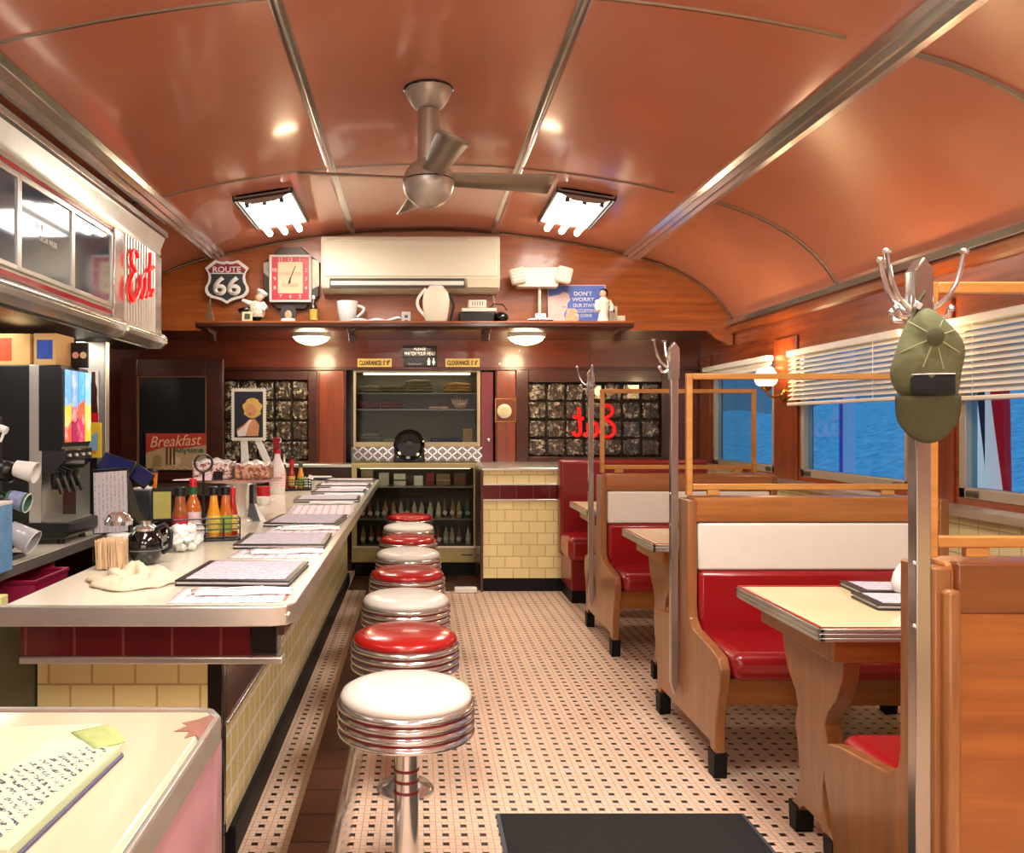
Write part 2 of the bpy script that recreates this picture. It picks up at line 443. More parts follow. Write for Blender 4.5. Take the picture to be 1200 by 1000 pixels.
# window wall
WIN = [(7.10, 8.58), (5.16, 6.62), (3.22, 4.69), (1.28, 2.75)]
WZ0, WZ1 = 1.10, 2.07
bm = B(); box(bm, XR, XR + .1, -2.6, YL, 1.02, WZ0); box(bm, XR, XR + .1, -2.6, YL, WZ1, 2.5)
ys = [YL] + [v for a, b in WIN for v in (b, a)] + [-2.6]
for i in range(0, len(ys), 2): box(bm, XR, XR + .1, ys[i + 1], ys[i], WZ0, WZ1)
struct('wall_right', bm, wood('window_wall_mahogany', (104, 40, 12), (172, 84, 36), 'y', 1., .26, .6), smooth=0)
bm = B()
for i in range(0, len(ys) - 1, 2):
    box(bm, XR - .02, XR, ys[i + 1] + .03 if i + 1 < len(ys) - 1 else ys[i + 1], ys[i] - .03, 1.06, 2.2)
trim(bm, MAHOGZ, bevel=.006)
struct('wainscot', mkbox(XR - .03, XR + .1, -2.6, YL, 0, 1.02), tile('cream_tile_wall', (240, 226, 170), (196, 176, 120), .16, .16, 'yz', .0, .004), smooth=0)
trim(prism(B(), [(XR - .03, 1.005), (XR - .085, 1.01), (XR - .09, 1.05), (XR - .05, 1.065), (XR, 1.065), (XR, 1.005)], 'y', -2.6, YL), STEEL)
struct('baseboard_right', mkbox(XR - .045, XR - .03, -2.6, YL, 0, .12), BASEB, bevel=.004)
SILV = mat('aluminium_window_frame', (206, 200, 186), rough=.4, metal=.6)
WG = glassmat('window_glass', (222, 238, 246), .1)
for i, (y0, y1) in enumerate(WIN):
    bm = B(); t = .055
    box(bm, XR + .0, XR + .07, y0, y0 + t, WZ0, WZ1); box(bm, XR, XR + .07, y1 - t, y1, WZ0, WZ1)
    box(bm, XR, XR + .07, y0, y1, WZ0, WZ0 + .06); box(bm, XR, XR + .07, y0, y1, WZ1 - .04, WZ1)
    w = struct('window_%d' % (i + 3), bm, SILV, bevel=.005)
    struct('pane', mkbox(XR + .035, XR + .04, y0 + t, y1 - t, WZ0 + .06, WZ1 - .04), WG, parent=w, smooth=0)
    for yy in (y0 + .12, y1 - .12):
        struct('latch', mkbox(XR - .012, XR + .01, yy - .05, yy + .05, WZ0 + .01, WZ0 + .045), mat('latch_grey', (92, 86, 76), rough=.4, metal=.7), parent=w, bevel=.008)

# outside: lawn and hillside, dusk light put in as their own glow
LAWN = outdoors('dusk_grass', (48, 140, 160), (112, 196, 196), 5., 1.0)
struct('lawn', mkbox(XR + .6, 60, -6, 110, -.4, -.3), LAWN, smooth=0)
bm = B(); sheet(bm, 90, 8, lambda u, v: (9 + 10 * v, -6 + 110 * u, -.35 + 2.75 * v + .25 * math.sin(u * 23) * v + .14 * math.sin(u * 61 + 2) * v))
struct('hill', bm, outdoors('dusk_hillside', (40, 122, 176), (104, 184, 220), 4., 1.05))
tr = random.Random(3)

# footrest step along the stools
st = thing('footrest_step', 'long brown-tiled footrest step with chrome nosing running under the row of stools', 'step', (0, 0, 0))
part('tread', mkbox(-.415, -.285, 1.75, 8.05, 0, .13), tile('brown_step_tile', (88, 50, 34), (44, 24, 16), .6, .2, 'xy', 0., .006, rough=.4), st, smooth=0)
part('nosing', prism(B(), [(-.285, 0), (-.285, .13), (-.275, .142), (-.262, .135), (-.25, .11), (-.238, .0)], 'y', 1.75, 8.05), CHROME, st, smooth=50)

# tiled half wall beside the opening
hw = struct('wall_half', mkbox(.60, XR - .05, 7.68, 8.95, .12, 1.085), YTX, smooth=0)
struct('band', mkbox(.595, XR - .05, 7.672, 7.68, .83, .955), MTX, parent=hw, smooth=0)
for z in (.815, .955): struct('strip', mkbox(.595, XR - .05, 7.666, 7.685, z, z + .016), STEEL, parent=hw, bevel=.003)
struct('ledge', mkbox(.585, XR - .05, 7.655, 8.95, 1.085, 1.115), STEEL, parent=hw, bevel=.008)
struct('kick', mkbox(.60, XR - .05, 7.685, 8.9, 0, .12), BASEB, parent=hw, smooth=0)
struct('corner_post', mkbox(.575, .6, 7.66, 8.9, 0, 1.085), MAHOGD, parent=hw, bevel=.004)
# short ledge at the counter's far end
hl = struct('wall_half_left', mkbox(-2.9, -.66, 8.75, 8.95, 0, 1.06), MAHOGD, smooth=0)
struct('ledge', mkbox(-2.9, -.655, 8.70, 8.95, 1.06, 1.1), STEEL, parent=hl, bevel=.008)

# red door edge inside the opening
dr = struct('door_1', mkbox(.68, .81, 9.0, 9.04, .2, 2.06), MAROON, bevel=.004)
bm = B(); ball(bm, (.76, 8.965, 1.34), .026); cyly(bm, 8.97, 9.0, .76, 1.34, .012, 10); struct('door_knob', bm, CHROME, parent=dr)

# camera
cam = bpy.data.cameras.new('camera'); co = bpy.data.objects.new('camera', cam); COL.objects.link(co)
co.location = (0, 0, EYE); co.rotation_euler = (PI / 2, 0, 0)
cam.sensor_width = 36; cam.sensor_fit = 'HORIZONTAL'; cam.lens = 36 * F / 1200
cam.shift_x = (600 - FX) / 1200; cam.shift_y = -(500 - FY) / 1200
cam.clip_start = .02
scene.camera = co
# ================================================================== stools
def make_stool(seat_mat, label, y, x):
    t = thing('bar_stool', label, 'stool', (x, y, 0), 0, 'counter stools')
    part('base_flange', lathe(B(), [(.118, 0), (.118, .012), (.105, .026), (.07, .034), (.045, .05)], 36), CHROME, t)
    part('pole', lathe(B(), [(.04, .03), (.04, .5)], 28), CHROME, t)
    for z in (.31, .345, .38): part('red_band', lathe(B(), [(.0405, z), (.0425, z + .002), (.0425, z + .008), (.0405, z + .01)], 28, cap=False), MAROON, t)
    pr = [(.05, .49), (.19, .498)]
    zz = .505
    for k in range(4):
        pr += [(.213, zz), (.221, zz + .005), (.223, zz + .011), (.221, zz + .017), (.213, zz + .022)]
        zz += .0285
    pr += [(.205, zz - .003), (.18, zz)]
    part('seat_ring', lathe(B(), pr, 56), CHROME, t, smooth=60)
    for k in range(3):
        z = .5275 + k * .0285
        part('red_stripe', lathe(B(), [(.214, z), (.2165, z + .001), (.2165, z + .005), (.214, z + .006)], 56, cap=False), MAROON, t)
    part('cushion', lathe(B(), [(.2, .612), (.211, .617), (.213, .627), (.206, .64), (.185, .652), (.14, .661), (.08, .666), (.02, .668), (.001, .668)], 56), seat_mat, t, smooth=80)
    return t
SY = [2.77, 3.50, 4.26, 4.99, 5.75, 6.48, 7.22, 8.02]
SX = [-.033, -.046, -.052, -.054, -.055, -.062, -.066, -.064]
pos = ['nearest the camera', 'just behind the nearest white stool', 'third along from the mat end', 'fourth along from the mat end', 'fifth along from the mat end', 'sixth along from the mat end', 'next to last before the glass display case', 'last of the row, against the glass display case']
w0 = make_stool(WHITEV, 'white-topped chrome bar stool with red bands, ' + pos[0], SY[0], SX[0])
r0 = make_stool(SRED, 'red-topped chrome bar stool with red bands, ' + pos[1], SY[1], SX[1])
for k in range(2, 8):
    c = ('red' if k % 2 else 'white')
    s = dup(r0 if k % 2 else w0, (SX[k], SY[k], 0), None, '%s-topped chrome bar stool, %s' % (c, pos[k]))

# ================================================================== counters
CE, CT = -.365, .96          # counter edge, counter top
ct = thing('lunch_counter', 'long cream-topped lunch counter with yellow tile front and maroon tile band', 'counter', (0, 0, 0))
part('countertop', mkbox(-1.25, CE - .012, 2.525, 8.395, CT - .045, CT), CREAM, ct, bevel=.03, segs=3)
bm = B(); out = [(-1.25, 2.51), (-.43, 2.51), (-.385, 2.53), (CE, 2.58), (CE, 8.4)]
inn = [(-1.25, 2.54), (-.44, 2.54), (-.405, 2.555), (CE - .03, 2.6), (CE - .03, 8.4)]
def strip(bm, o, i, z0, z1):
    a = [[bm.verts.new((x, y, z)) for x, y in o] for z in (z0, z1)]; b = [[bm.verts.new((x, y, z)) for x, y in i] for z in (z0, z1)]
    for k in range(len(o) - 1):
        bm.faces.new([a[0][k], a[0][k + 1], a[1][k + 1], a[1][k]]); bm.faces.new([b[0][k + 1], b[0][k], b[1][k], b[1][k + 1]])
        bm.faces.new([a[1][k], a[1][k + 1], b[1][k + 1], b[1][k]]); bm.faces.new([a[0][k + 1], a[0][k], b[0][k], b[0][k + 1]])
    for k in (0, -1): bm.faces.new([a[0][k], a[1][k], b[1][k], b[0][k]])
strip(bm, out, inn, CT - .055, CT + .004); part('edge_trim', bm, STEEL, ct, bevel=.004)
part('apron_band', mkbox(-1.215, -.66, 2.62, 2.66, .79, CT - .05), MTX, ct, smooth=0)
part('apron_end', mkbox(-.66, -.43, 2.62, 2.66, .79, CT - .05), MTX, ct, smooth=0)
part('corner_block', mkbox(-.51, -.425, 2.612, 2.68, .795, CT - .05), BLACKG, ct, bevel=.004)
part('apron_side', mkbox(-.43, -.415, 2.68, 8.35, .84, CT - .05), MTY, ct, smooth=0)
part('steel_strip', mkbox(-1.215, -.41, 2.605, 2.665, .768, .79), STEEL, ct, bevel=.004)
part('end_tiles', mkbox(-1.27, -.70, 2.86, 2.9, 0, .9), YTX, ct, smooth=0)
part('corner_tiles', mkbox(-.70, -.645, 2.855, 2.9, 0, .9), BLACKG, ct, bevel=.006)
part('maroon_band', mkbox(-.67, -.645, 2.9, 7.95, .49, .9), MTY, ct, smooth=0)
part('band_strip', mkbox(-.66, -.638, 2.9, 7.95, .478, .492), CHROME, ct, bevel=.003)
part('front_tiles', mkbox(-.67, -.645, 2.9, 7.95, .115, .48), YTY, ct, smooth=0)
part('far_end_tiles', mkbox(-1.1, -.645, 7.95, 7.97, .115, .9), YTX, ct, smooth=0)
part('kick_base', mkbox(-1.2, -.625, 2.95, 8.0, 0, .115), BASEB, ct, bevel=.004)
part('body', mkbox(-1.2, -.68, 2.91, 8.35, .1, CT - .05), mat('counter_core', (60, 50, 44), rough=.6), ct, smooth=0)
part('end_post', mkbox(-1.31, -1.275, 2.6, 2.95, 0, .91), mat('dull_green_steel', (96, 104, 92), rough=.4, metal=.6), ct, bevel=.004)

nc = thing('end_counter', 'cream-topped steel-sided counter end nearest the camera under the order pad', 'counter', (0, 0, 0))
part('countertop', mkbox(-1.6, -.366, .2, 1.62, CT - .05, CT), mat('warm_cream_top', (200, 191, 162), rough=.2, coat=.4, var=.04, vscale=2), nc, bevel=.02, segs=3)
bm = B(); strip(bm, [(-1.6, 1.63), (-.42, 1.63), (-.385, 1.62), (-.362, 1.58), (-.355, .2)], [(-1.6, 1.6), (-.425, 1.612), (-.395, 1.602), (-.374, 1.572), (-.367, .2)], CT - .05, CT + .003)
part('edge_trim', bm, STEEL, nc, bevel=.006)
bm = B(); sheet(bm, 24, 4, lambda u, v: (-.368 + .012 * v * math.sin(u * 26) * .3 - .004 * v, .2 + 1.4 * u, .91 - .91 * v))
part('side_panel', bm, mat('pink_reflection_steel', (192, 140, 146), rough=.3, metal=.3, var=.3, vscale=4), nc, solid=.006)  # pink reflection on the steel painted into its colour
part('body', mkbox(-1.55, -.39, .2, 1.58, 0, .91), mat('end_counter_core', (150, 120, 118), rough=.5), nc, smooth=0)
wp = [(248, 838), (257, 842), (250, 852), (243, 866), (234, 870), (230, 862), (216, 866), (222, 858), (204, 858), (220, 851), (214, 848), (232, 844)]
part('worn_patch', prism(B(), [(wx(a, .54 / (b - FY) * F), .54 / (b - FY) * F) for a, b in wp], 'z', CT, CT + .0012), mat('worn_brown', (150, 100, 82), rough=.5, var=.2, vscale=30), nc, smooth=0)
bm = B()
part('worn_patch', prism(bm, [(-.40, 2.62), (-.58, 2.62), (-.5, 2.66), (-.47, 2.72), (-.405, 2.78)], 'z', CT, CT + .0012), mat('worn_brown_2', (170, 124, 106), rough=.5, var=.2, vscale=30), ct, smooth=0)

# ================================================================== booths
L = 1.22
def end_profile(double=True):
    h = [(.072, 1.15), (.072, .66), (.085, .60), (.14, .565), (.40, .535), (.465, .52), (.495, .48), (.49, .40), (.455, .31), (.435, .22), (.435, .11), (.445, .10)]
    low = [(.375, .10), (.365, .135)]
    near = [(-a, b) for a, b in h] + [(-a, b) for a, b in low]
    far = [(a, b) for a, b in (h + low)][::-1] if double else [(.08, .135), (.08, .1), (.08, 1.15)]
    return near + far
def make_booth(label, y, near=True, far=True):
    t = thing('booth_bench', label, 'bench', (1.265, y, 0), 0, 'booth benches')
    pr = end_profile()
    if not near: pr = [(-.075, 1.15), (-.075, .10), (0, .10), (.01, .135)] + [p for p in end_profile() if p[0] > .05]
    part('end_panel', prism(B(), pr, 'x', 0, .045), OAKZ, t, bevel=.012, smooth=30)
    part('end_panel', prism(B(), pr, 'x', L - .045, L), OAKZ, t, bevel=.012, smooth=30)
    part('top_rail', prism(B(), [(-.07, 1.045), (.07, 1.045), (.07, 1.14), (.06, 1.16), (-.06, 1.16), (-.07, 1.14)], 'x', .035, L - .035), OAKX, t, bevel=.006)
    part('core_board', mkbox(.045, L - .045, -.03, .03, .3, 1.05), OAKX, t, smooth=0)
    for s, on in ((-1, near), (1, far)):
        ys = sorted((s * .032, s * .07))
        if on:
            part('white_backrest', mkbox(.05, L - .05, ys[0], ys[1] + (.004 if s > 0 else 0), .82, 1.042), WHITEV, t, bevel=.012)
            part('red_backrest', mkbox(.05, L - .05, *sorted((s * .032, s * .088)), .5, .818), REDV, t, bevel=.02)
            part('seat', mkbox(.05, L - .05, *sorted((s * .05, s * .505)), .425, .545), REDV, t, bevel=.045, segs=4)
            part('seat_board', mkbox(.045, L - .045, *sorted((s * .40, s * .44)), .31, .425), OAKX, t, bevel=.005)
            part('seat_support', mkbox(.045, L - .045, *sorted((s * .03, s * .42)), .40, .425), OAKX, t, smooth=0)
            for x in (0, L - .045):
                a, b = sorted((s * .355, s * .448))
                part('foot', prism(B(), [(a + .012, 0), (b - .012, 0), (b, .11), (a, .11)], 'x', x - .006, x + .051), BASEB, t, bevel=.004)
        else:
            part('back_panel', mkbox(.05, L - .05, -.075, -.035, .2, 1.04), OAKB, t, bevel=.004)
            part('back_rail', mkbox(.05, L + .1, -.085, -.045, 1.04, 1.165), wood('dark_worn_rail', (88, 40, 14), (136, 72, 26), 'x', .9, .3, .45), t, bevel=.008)
            part('back_stile', mkbox(.015, .055, -.1, -.04, .1, 1.10), OAKZ, t, bevel=.012)
            part('back_stile', mkbox(L - .055, L - .015, -.1, -.04, .1, 1.10), OAKZ, t, bevel=.012)
            for x in (0, L - .045): part('foot', mkbox(x - .006, x + .051, -.075, .02, 0, .11), BASEB, t, bevel=.004)
    return t
b2 = make_booth('double-sided wooden booth bench with red seats between the two nearest tables', 4.05)
b3 = dup(b2, (1.268, 5.95, 0), None, 'double-sided wooden booth bench with red seats between the second and third tables')
b1 = make_booth('nearest booth bench seen from its worn wooden back, beside the floor mat', 2.16, near=False)
# the all-red bench against the tiled half wall
t = thing('wall_bench', 'all red vinyl booth bench standing against the tiled half wall', 'bench', (1.265, 7.58, 0))
part('backrest', mkbox(0, 1.3, -.08, .07, .35, 1.19), DREDV, t, bevel=.025, segs=3)
part('seat', mkbox(.0, 1.3, -.5, -.06, .36, .56), REDV, t, bevel=.05, segs=4)
part('seat_box', mkbox(.03, 1.27, -.44, .06, .11, .37), DREDV, t, bevel=.01)
part('kick_base', mkbox(.04, 1.26, -.41, .06, 0, .11), BASEB, t, smooth=0)

# tables
def make_table(label, y):
    t = thing('booth_table', label, 'table', (1.27, y, 0), 0, 'booth tables')
    LT = 1.3
    part('tabletop', mkbox(.012, LT, -.338, .338, .815, .862), mat('tan_cream_top', (238, 214, 166), rough=.25, coat=.3, var=.1, vscale=5) if 'CREAMT' not in globals() else CREAMT, t, bevel=.012)
    e = part('edge_trim', None or edge_loop(LT), STEEL, t, bevel=.002)
    part('red_line', line_loop(LT), REDP, e)
    part('apron', apron(LT), OAKX, t, bevel=.004)
    h = [(.235, .735), (.225, .66), (.185, .58), (.125, .52), (.105, .47), (.118, .43), (.125, .39), (.105, .33), (.09, .25), (.095, .18), (.125, .12), (.16, .10), (.165, .085), (.10, .085), (.06, .12)]
    pr = [(-a, b) for a, b in h] + [(a, b) for a, b in h][::-1]
    for x in (.13, 1.08):
        lg = part('leg', prism(B(), pr, 'x', x, x + .055), OAKZ, t, bevel=.008, smooth=30)
        for s in (-1, 1):
            a, b = sorted((s * .098, s * .172))
            part('foot_cap', prism(B(), [(a + .01, 0), (b - .01, 0), (b, .1), (a, .1)], 'x', x - .006, x + .061), BASEB, lg, bevel=.004)
    return t
def edge_loop(LT):
    bm = B()
    for k in range(3):
        z0 = .817 + k * .0145; z1 = z0 + .012
        box(bm, -.004, LT, -.352, -.338, z0, z1); box(bm, -.004, LT, .338, .352, z0, z1); box(bm, -.004, .012, -.352, .352, z0, z1)
    return bm
def line_loop(LT):
    bm = B(); z0, z1 = .8605, .8635
    box(bm, .0, LT, -.349, -.342, z0, z1); box(bm, .0, LT, .342, .349, z0, z1); box(bm, .0, .008, -.342, .342, z0, z1)
    return bm
def apron(LT):
    bm = B(); box(bm, .07, LT - .05, -.29, -.265, .735, .815); box(bm, .07, LT - .05, .265, .29, .735, .815); box(bm, .07, .095, -.265, .265, .735, .815); box(bm, LT - .075, LT - .05, -.265, .265, .735, .815)
    return bm
CREAMT = mat('tan_cream_top', (240, 218, 172), rough=.25, coat=.3, var=.09, vscale=4)
t1 = make_table('nearest wooden booth table with cream top and menus on it', 3.03)
t2 = dup(t1, (1.272, 4.92, 0), None, 'second booth table, empty cream top beyond the nearest double bench')
t3 = dup(t1, (1.28, 6.76, 0), None, 'farthest booth table in front of the all red bench')

# glass dividers on top of the benches
def make_divider(label, y, z1, x1=2.375):
    t = thing('glass_divider', label, 'divider', (1.285, y, 1.165), 0, 'glass dividers above the benches')
    w = x1 - 1.285; h = z1 - 1.19; a = .029
    bm = B(); box(bm, 0, a, -.014, .014, .0, h + .025); box(bm, w - a, w, -.014, .014, .0, h + .025); box(bm, a, w - a, -.014, .014, .025, .025 + a); box(bm, a, w - a, -.014, .014, h + .025 - a, h + .025)
    box(bm, .1, .16, -.012, .012, .0, .025); box(bm, w - .16, w - .1, -.012, .012, .0, .025)
    part('frame', bm, OAKL, t, bevel=.004)
    part('pane', mkbox(a, w - a, -.003, .003, .025 + a, h + .025 - a), PANE, t, smooth=0)
    return t
make_divider('clear glass divider in light oak frame on the second bench', 4.07, 1.745)
make_divider('clear glass divider in light oak frame on the far double bench', 5.97, 1.75)
make_divider('tall oak-framed glass divider on the nearest bench', 2.16, 1.86)

# chrome coat posts
def make_post(label, y, hooks, x=1.242, top=1.9):
    t = thing('coat_post', label, 'coat post', (x, y, 0), 0, 'chrome coat posts at the bench ends')
    part('pole', prism(B(), [(-.018, .26), (0, .2), (.018, .26), (.018, 1.80), (-.018, 1.80)], 'y', -.018, .018), POSTST, t, bevel=.003)
    part('finial', prism(B(), [(-.022, 1.72), (.022, 1.72), (.022, 1.87), (0, 1.9), (-.022, 1.87)], 'y', -.022, .022), POSTST, t, bevel=.003)
    for bx in (1.02, 1.17): part('bolt', ball(B(), (-.02, -.015, bx), .006, seg=8, rings=6), CHROME, t)
    for ang in hooks:
        bm = B(); c, s = math.cos(R(ang)), math.sin(R(ang))
        P = lambda d, z: (c * d, s * d, z)
        pts = [P(.022, 1.775), P(.04, 1.785), P(.062, 1.805), P(.08, 1.84), P(.09, 1.88), P(.095, 1.91)]
        tube(bm, pts, [.008, .007, .006, .006, .006, .006], 8); ball(bm, P(.096, 1.912), .012, .012, .008, 10, 6)
        tube(bm, [P(.022, 1.765), P(.04, 1.755), P(.058, 1.757), P(.066, 1.775)], .007, 8); ball(bm, P(.067, 1.778), .01, seg=8, rings=6)
        lathe(bm, [(.018, 1.745), (.018, 1.81)], 10, (c * .012, s * .012, 0))
        part('hook', bm, CHROME, t)
    return t
make_post('chrome coat post with the olive cap hanging on it', 2.05, (195, 345, 120), 1.208, 1.86)
make_post('chrome coat post with hooks at the end of the second bench', 4.12, (175, 100))
make_post('chrome coat post with hooks at the end of the far bench', 6.08, (172, 265))

# floor mat
t = thing('floor_mat', 'black ribbed rubber-edged entrance mat lying on the mosaic floor', 'mat', (.78, 2.75, 0))
part('pile', mkbox(-.46, .46, -.95, .515, .002, .014), mat('black_carpet', (34, 32, 32), rough=.95, var=.45, vscale=110, bmp=.6), t, bevel=.003)
bm = B(); box(bm, -.475, -.455, -.96, .525, 0, .008); box(bm, .455, .475, -.96, .525, 0, .008); box(bm, -.455, .455, .512, .525, 0, .008)
part('rubber_edge', bm, mat('blue_grey_rubber', (72, 80, 92), rough=.6), t, smooth=0)
t = thing('power_strip', 'small white power strip lying on the floor by the half wall', 'power strip', (.44, 7.62, .0))
part('case', mkbox(-.1, .1, -.04, .04, 0, .05), WHITE, t, bevel=.01)
bm = B(); tube(bm, [(-.1, 0, .02), (-.18, .03, .012), (-.28, .05, .012), (-.36, .1, .012)], .006, 6); part('cord', bm, BLACK, t)
# ================================================================== ceiling fan
fx, fy = .066, 4.66; cz = ceil_z(fx)
t = thing('ceiling_fan', 'satin nickel ceiling fan with round motor hanging from the orange ceiling', 'ceiling fan', (fx, fy, 0))
part('canopy', lathe(B(), [(.06, cz - .115), (.085, cz - .095), (.115, cz - .05), (.132, cz - .005), (.132, cz)], 40), NICKEL, t)
part('canopy_rim', lathe(B(), [(.132, cz - .012), (.137, cz - .008), (.137, cz), (.1, cz + .002)], 40, cap=False), BLACKG, t)
part('downrod', lathe(B(), [(.06, cz - .12), (.06, 2.88)], 32), NICKEL, t)
part('motor', ball(B(), (0, 0, 2.82), .14, .14, .135, 40, 24), NICKEL, t, smooth=80)
part('seam', lathe(B(), [(.139, 2.826), (.1425, 2.83), (.139, 2.834)], 40, cap=False), BLACK, t)
for ang in (9, 99, 189, 279):
    bm = B(); w0_, w1_ = .055, .085
    sheet(bm, 12, 2, lambda u, v: (.10 + .6 * u, (v - .5) * 2 * (w0_ + (w1_ - w0_) * u), 0))
    bmesh.ops.rotate(bm, verts=bm.verts, cent=(0, 0, 0), matrix=RX(-20)); bmesh.ops.rotate(bm, verts=bm.verts, cent=(0, 0, 0), matrix=RZ(ang))
    bmesh.ops.translate(bm, verts=bm.verts, vec=(0, 0, 2.845))
    part('blade', bm, mat('blade_grey', (150, 138, 122), rough=.35, metal=.5) if ang == 9 else bpy.data.materials['blade_grey'], t, solid=.008)

# fluorescent fixtures
TUBE = mat('lit_tube', (255, 250, 240), emit=20, var=0, ecol=(255, 246, 232))
def fixture(label, x, y0, y1):
    s = -1 if x < 0 else 1
    z = ceil_z(x) - .0
    tilt = math.degrees(math.atan(-2 * .235 * (x - .07) / 1.9 ** 2))
    t = thing('ceiling_light', label, 'ceiling light', (x, 0, z), 0, 'bare tube ceiling lights')
    t.rotation_euler = (0, R(-tilt), 0)
    bm = B(); box(bm, -.205, .205, y0, y1, -.02, .03); part('tray', bm, WHITE, t, bevel=.005)
    for yy in (y0,):
        part('end_plate', prism(B(), [(-.215, .02), (-.215, -.035), (-.09, -.08), (.09, -.08), (.215, -.035), (.215, .02)], 'y', yy, yy + .02), mat('grey_end_plate', (170, 160, 150), rough=.4) if 'grey_end_plate' not in bpy.data.materials else bpy.data.materials['grey_end_plate'], t, bevel=.003)
    part('trim', B_rim(y0, y1), BLACK, t, smooth=0)
    for k in (-1, 0, 1):
        tb = part('tube', cyly(B(), y0 + .05, y1 + .06 - .02 * abs(k), k * .13, -.062, .026, 14), TUBE, t)
        for yy in (y0 + .02,): part('socket', mkbox(k * .13 - .016, k * .13 + .016, yy, yy + .04, -.09, -.03), GREYP, t)
    return t
def B_rim(y0, y1):
    bm = B(); box(bm, -.226, -.214, y0, y1, -.042, .02); box(bm, .214, .226, y0, y1, -.042, .02); box(bm, -.22, .22, y0 - .006, y0 + .003, -.045, -.03); return bm
fixture('bare three-tube ceiling light on the counter side, left of the fan', -1.15, 6.35, 7.35)
fixture('bare three-tube ceiling light on the booth side, right of the fan', 1.27, 6.35, 7.35)
def area(name, loc, size, power, col=(1, .93, .84), rot=(0, 0, 0), sy=None, spread=180):
    l = bpy.data.lights.new(name, 'AREA'); l.energy = power; l.color = col; l.size = size; l.spread = R(spread)
    if sy: l.shape = 'RECTANGLE'; l.size_y = sy
    o = bpy.data.objects.new(name, l); COL.objects.link(o); o.location = loc; o.rotation_euler = rot
    return o
# area lamps added for unseen tube lights overhead and behind, and the far fixtures
for x in (-.5, 1.15):
    for y in (2.1, -1.2): area('ceiling_area_lamp', (x, y, ceil_z(x) - .1), .5, 50 if x < 0 else 88, sy=1.5)
    area('ceiling_area_lamp', (x * (1.6 if x < 0 else 1.1), 6.85, ceil_z(x) - .2), .4, 16, sy=.9)
# unseen fill light added behind the camera to lift the shadows
area('front_fill_light', (.3, -2.45, 1.5), 3.2, 48, (1, .95, .88), (PI / 2, 0, 0), sy=1.5)

# dome lamps under the soffit
DOME = mat('lit_dome', (255, 236, 196), emit=9, var=0, ecol=(255, 222, 160))
for px, lab in ((365, 'round white dome lamp under the soffit above the portrait poster'), (617, 'round white dome lamp under the soffit above the thermostat')):
    x = wx(px, 8.35)
    t = thing('ceiling_dome_light', lab, 'ceiling lamp', (x, 8.35, SOF), 0, 'soffit dome lamps')
    part('base', lathe(B(), [(.19, -.0), (.185, -.03), (.15, -.035)], 32), WHITE, t)
    part('shade', lathe(B(), [(.001, -.105), (.05, -.102), (.11, -.085), (.155, -.06), (.175, -.03)], 32, cap=False), DOME, t, smooth=80)
    p = bpy.data.lights.new('dome_glow', 'POINT'); p.energy = 20; p.color = (1, .76, .46); p.shadow_soft_size = .12
    o = bpy.data.objects.new('dome_glow', p); COL.objects.link(o); o.location = (x, 8.35, SOF - .2)

# wall sconce between the windows
t = thing('wall_sconce', 'brass wall sconce with glowing white globe between two windows', 'wall lamp', (XR - .02, 6.87, 1.80))
part('backplate', lathe(B(), [(.05, 0), (.05, .012), (.02, .03)], 20, (0, 0, -.06), RY(-90)), BRASS, t)
bm = B(); tube(bm, [(-.02, 0, -.06), (-.08, 0, -.08), (-.13, 0, -.06), (-.145, 0, -.02)], .01, 8); part('arm', bm, BRASS, t)
part('fitter', lathe(B(), [(.02, -.03), (.045, -.005), (.05, .012)], 20, (-.145, 0, 0)), BRASS, t)
part('globe', lathe(B(), [(.045, .01), (.075, .03), (.09, .07), (.078, .115), (.06, .14), (.063, .15)], 28, (-.145, 0, 0), cap=False), mat('lit_globe', (255, 240, 214), emit=12, var=0, ecol=(255, 214, 150)), t, smooth=80)
p = bpy.data.lights.new('sconce_glow', 'POINT'); p.energy = 9; p.color = (1, .7, .38); p.shadow_soft_size = .08
o = bpy.data.objects.new('sconce_glow', p); COL.objects.link(o); o.location = (XR - .165, 6.87, 2.02)
sconce2 = dup(t, (XR - .02, 4.78, 1.80), None, 'brass wall sconce with white globe on the pillar behind the hanging cap', 'wall sconces')
t['group'] = 'wall sconces'
o = o.copy(); COL.objects.link(o); o.location = (XR - .165, 4.78, 2.02)


# ================================================================== blinds
SLAT = mat('blind_slats', (246, 240, 228), rough=.5, var=.02)
for (y0, y1), zb, lab in ((WIN[0], 1.97, 'white venetian blind pulled nearly all the way up over the farthest window'), (WIN[1], 1.66, 'white venetian blind half lowered over the middle window behind the cap'), (WIN[2], 1.64, 'white venetian blind half lowered over the nearest window')):
    t = thing('venetian_blind', lab, 'blind', (XR - .06, (y0 + y1) / 2, 0), 0, 'white venetian blinds')
    w = (y1 - y0) / 2 + .045
    part('head_rail', mkbox(-.035, .035, -w, w, 2.03, 2.075), WHITE, t, bevel=.006)
    nsl = max(3, int((2.02 - zb) / .033))
    bm = B(); pit = (2.02 - zb - .02) / nsl
    for k in range(nsl):
        z = 2.012 - k * pit
        box(bm, -.026, .026, -w, w, z - .0012, z + .0012, RY(-38))
    part('slats', bm, SLAT, t, smooth=0)
    part('bottom_rail', mkbox(-.028, .028, -w, w, zb - .012, zb + .012), WHITE, t, bevel=.005)
    for yy in (-w * .62, w * .62):
        bm = B(); tube(bm, [(-.028, yy, 2.03), (-.028, yy, zb)], .002, 5); part('cord', bm, WHITE, t)

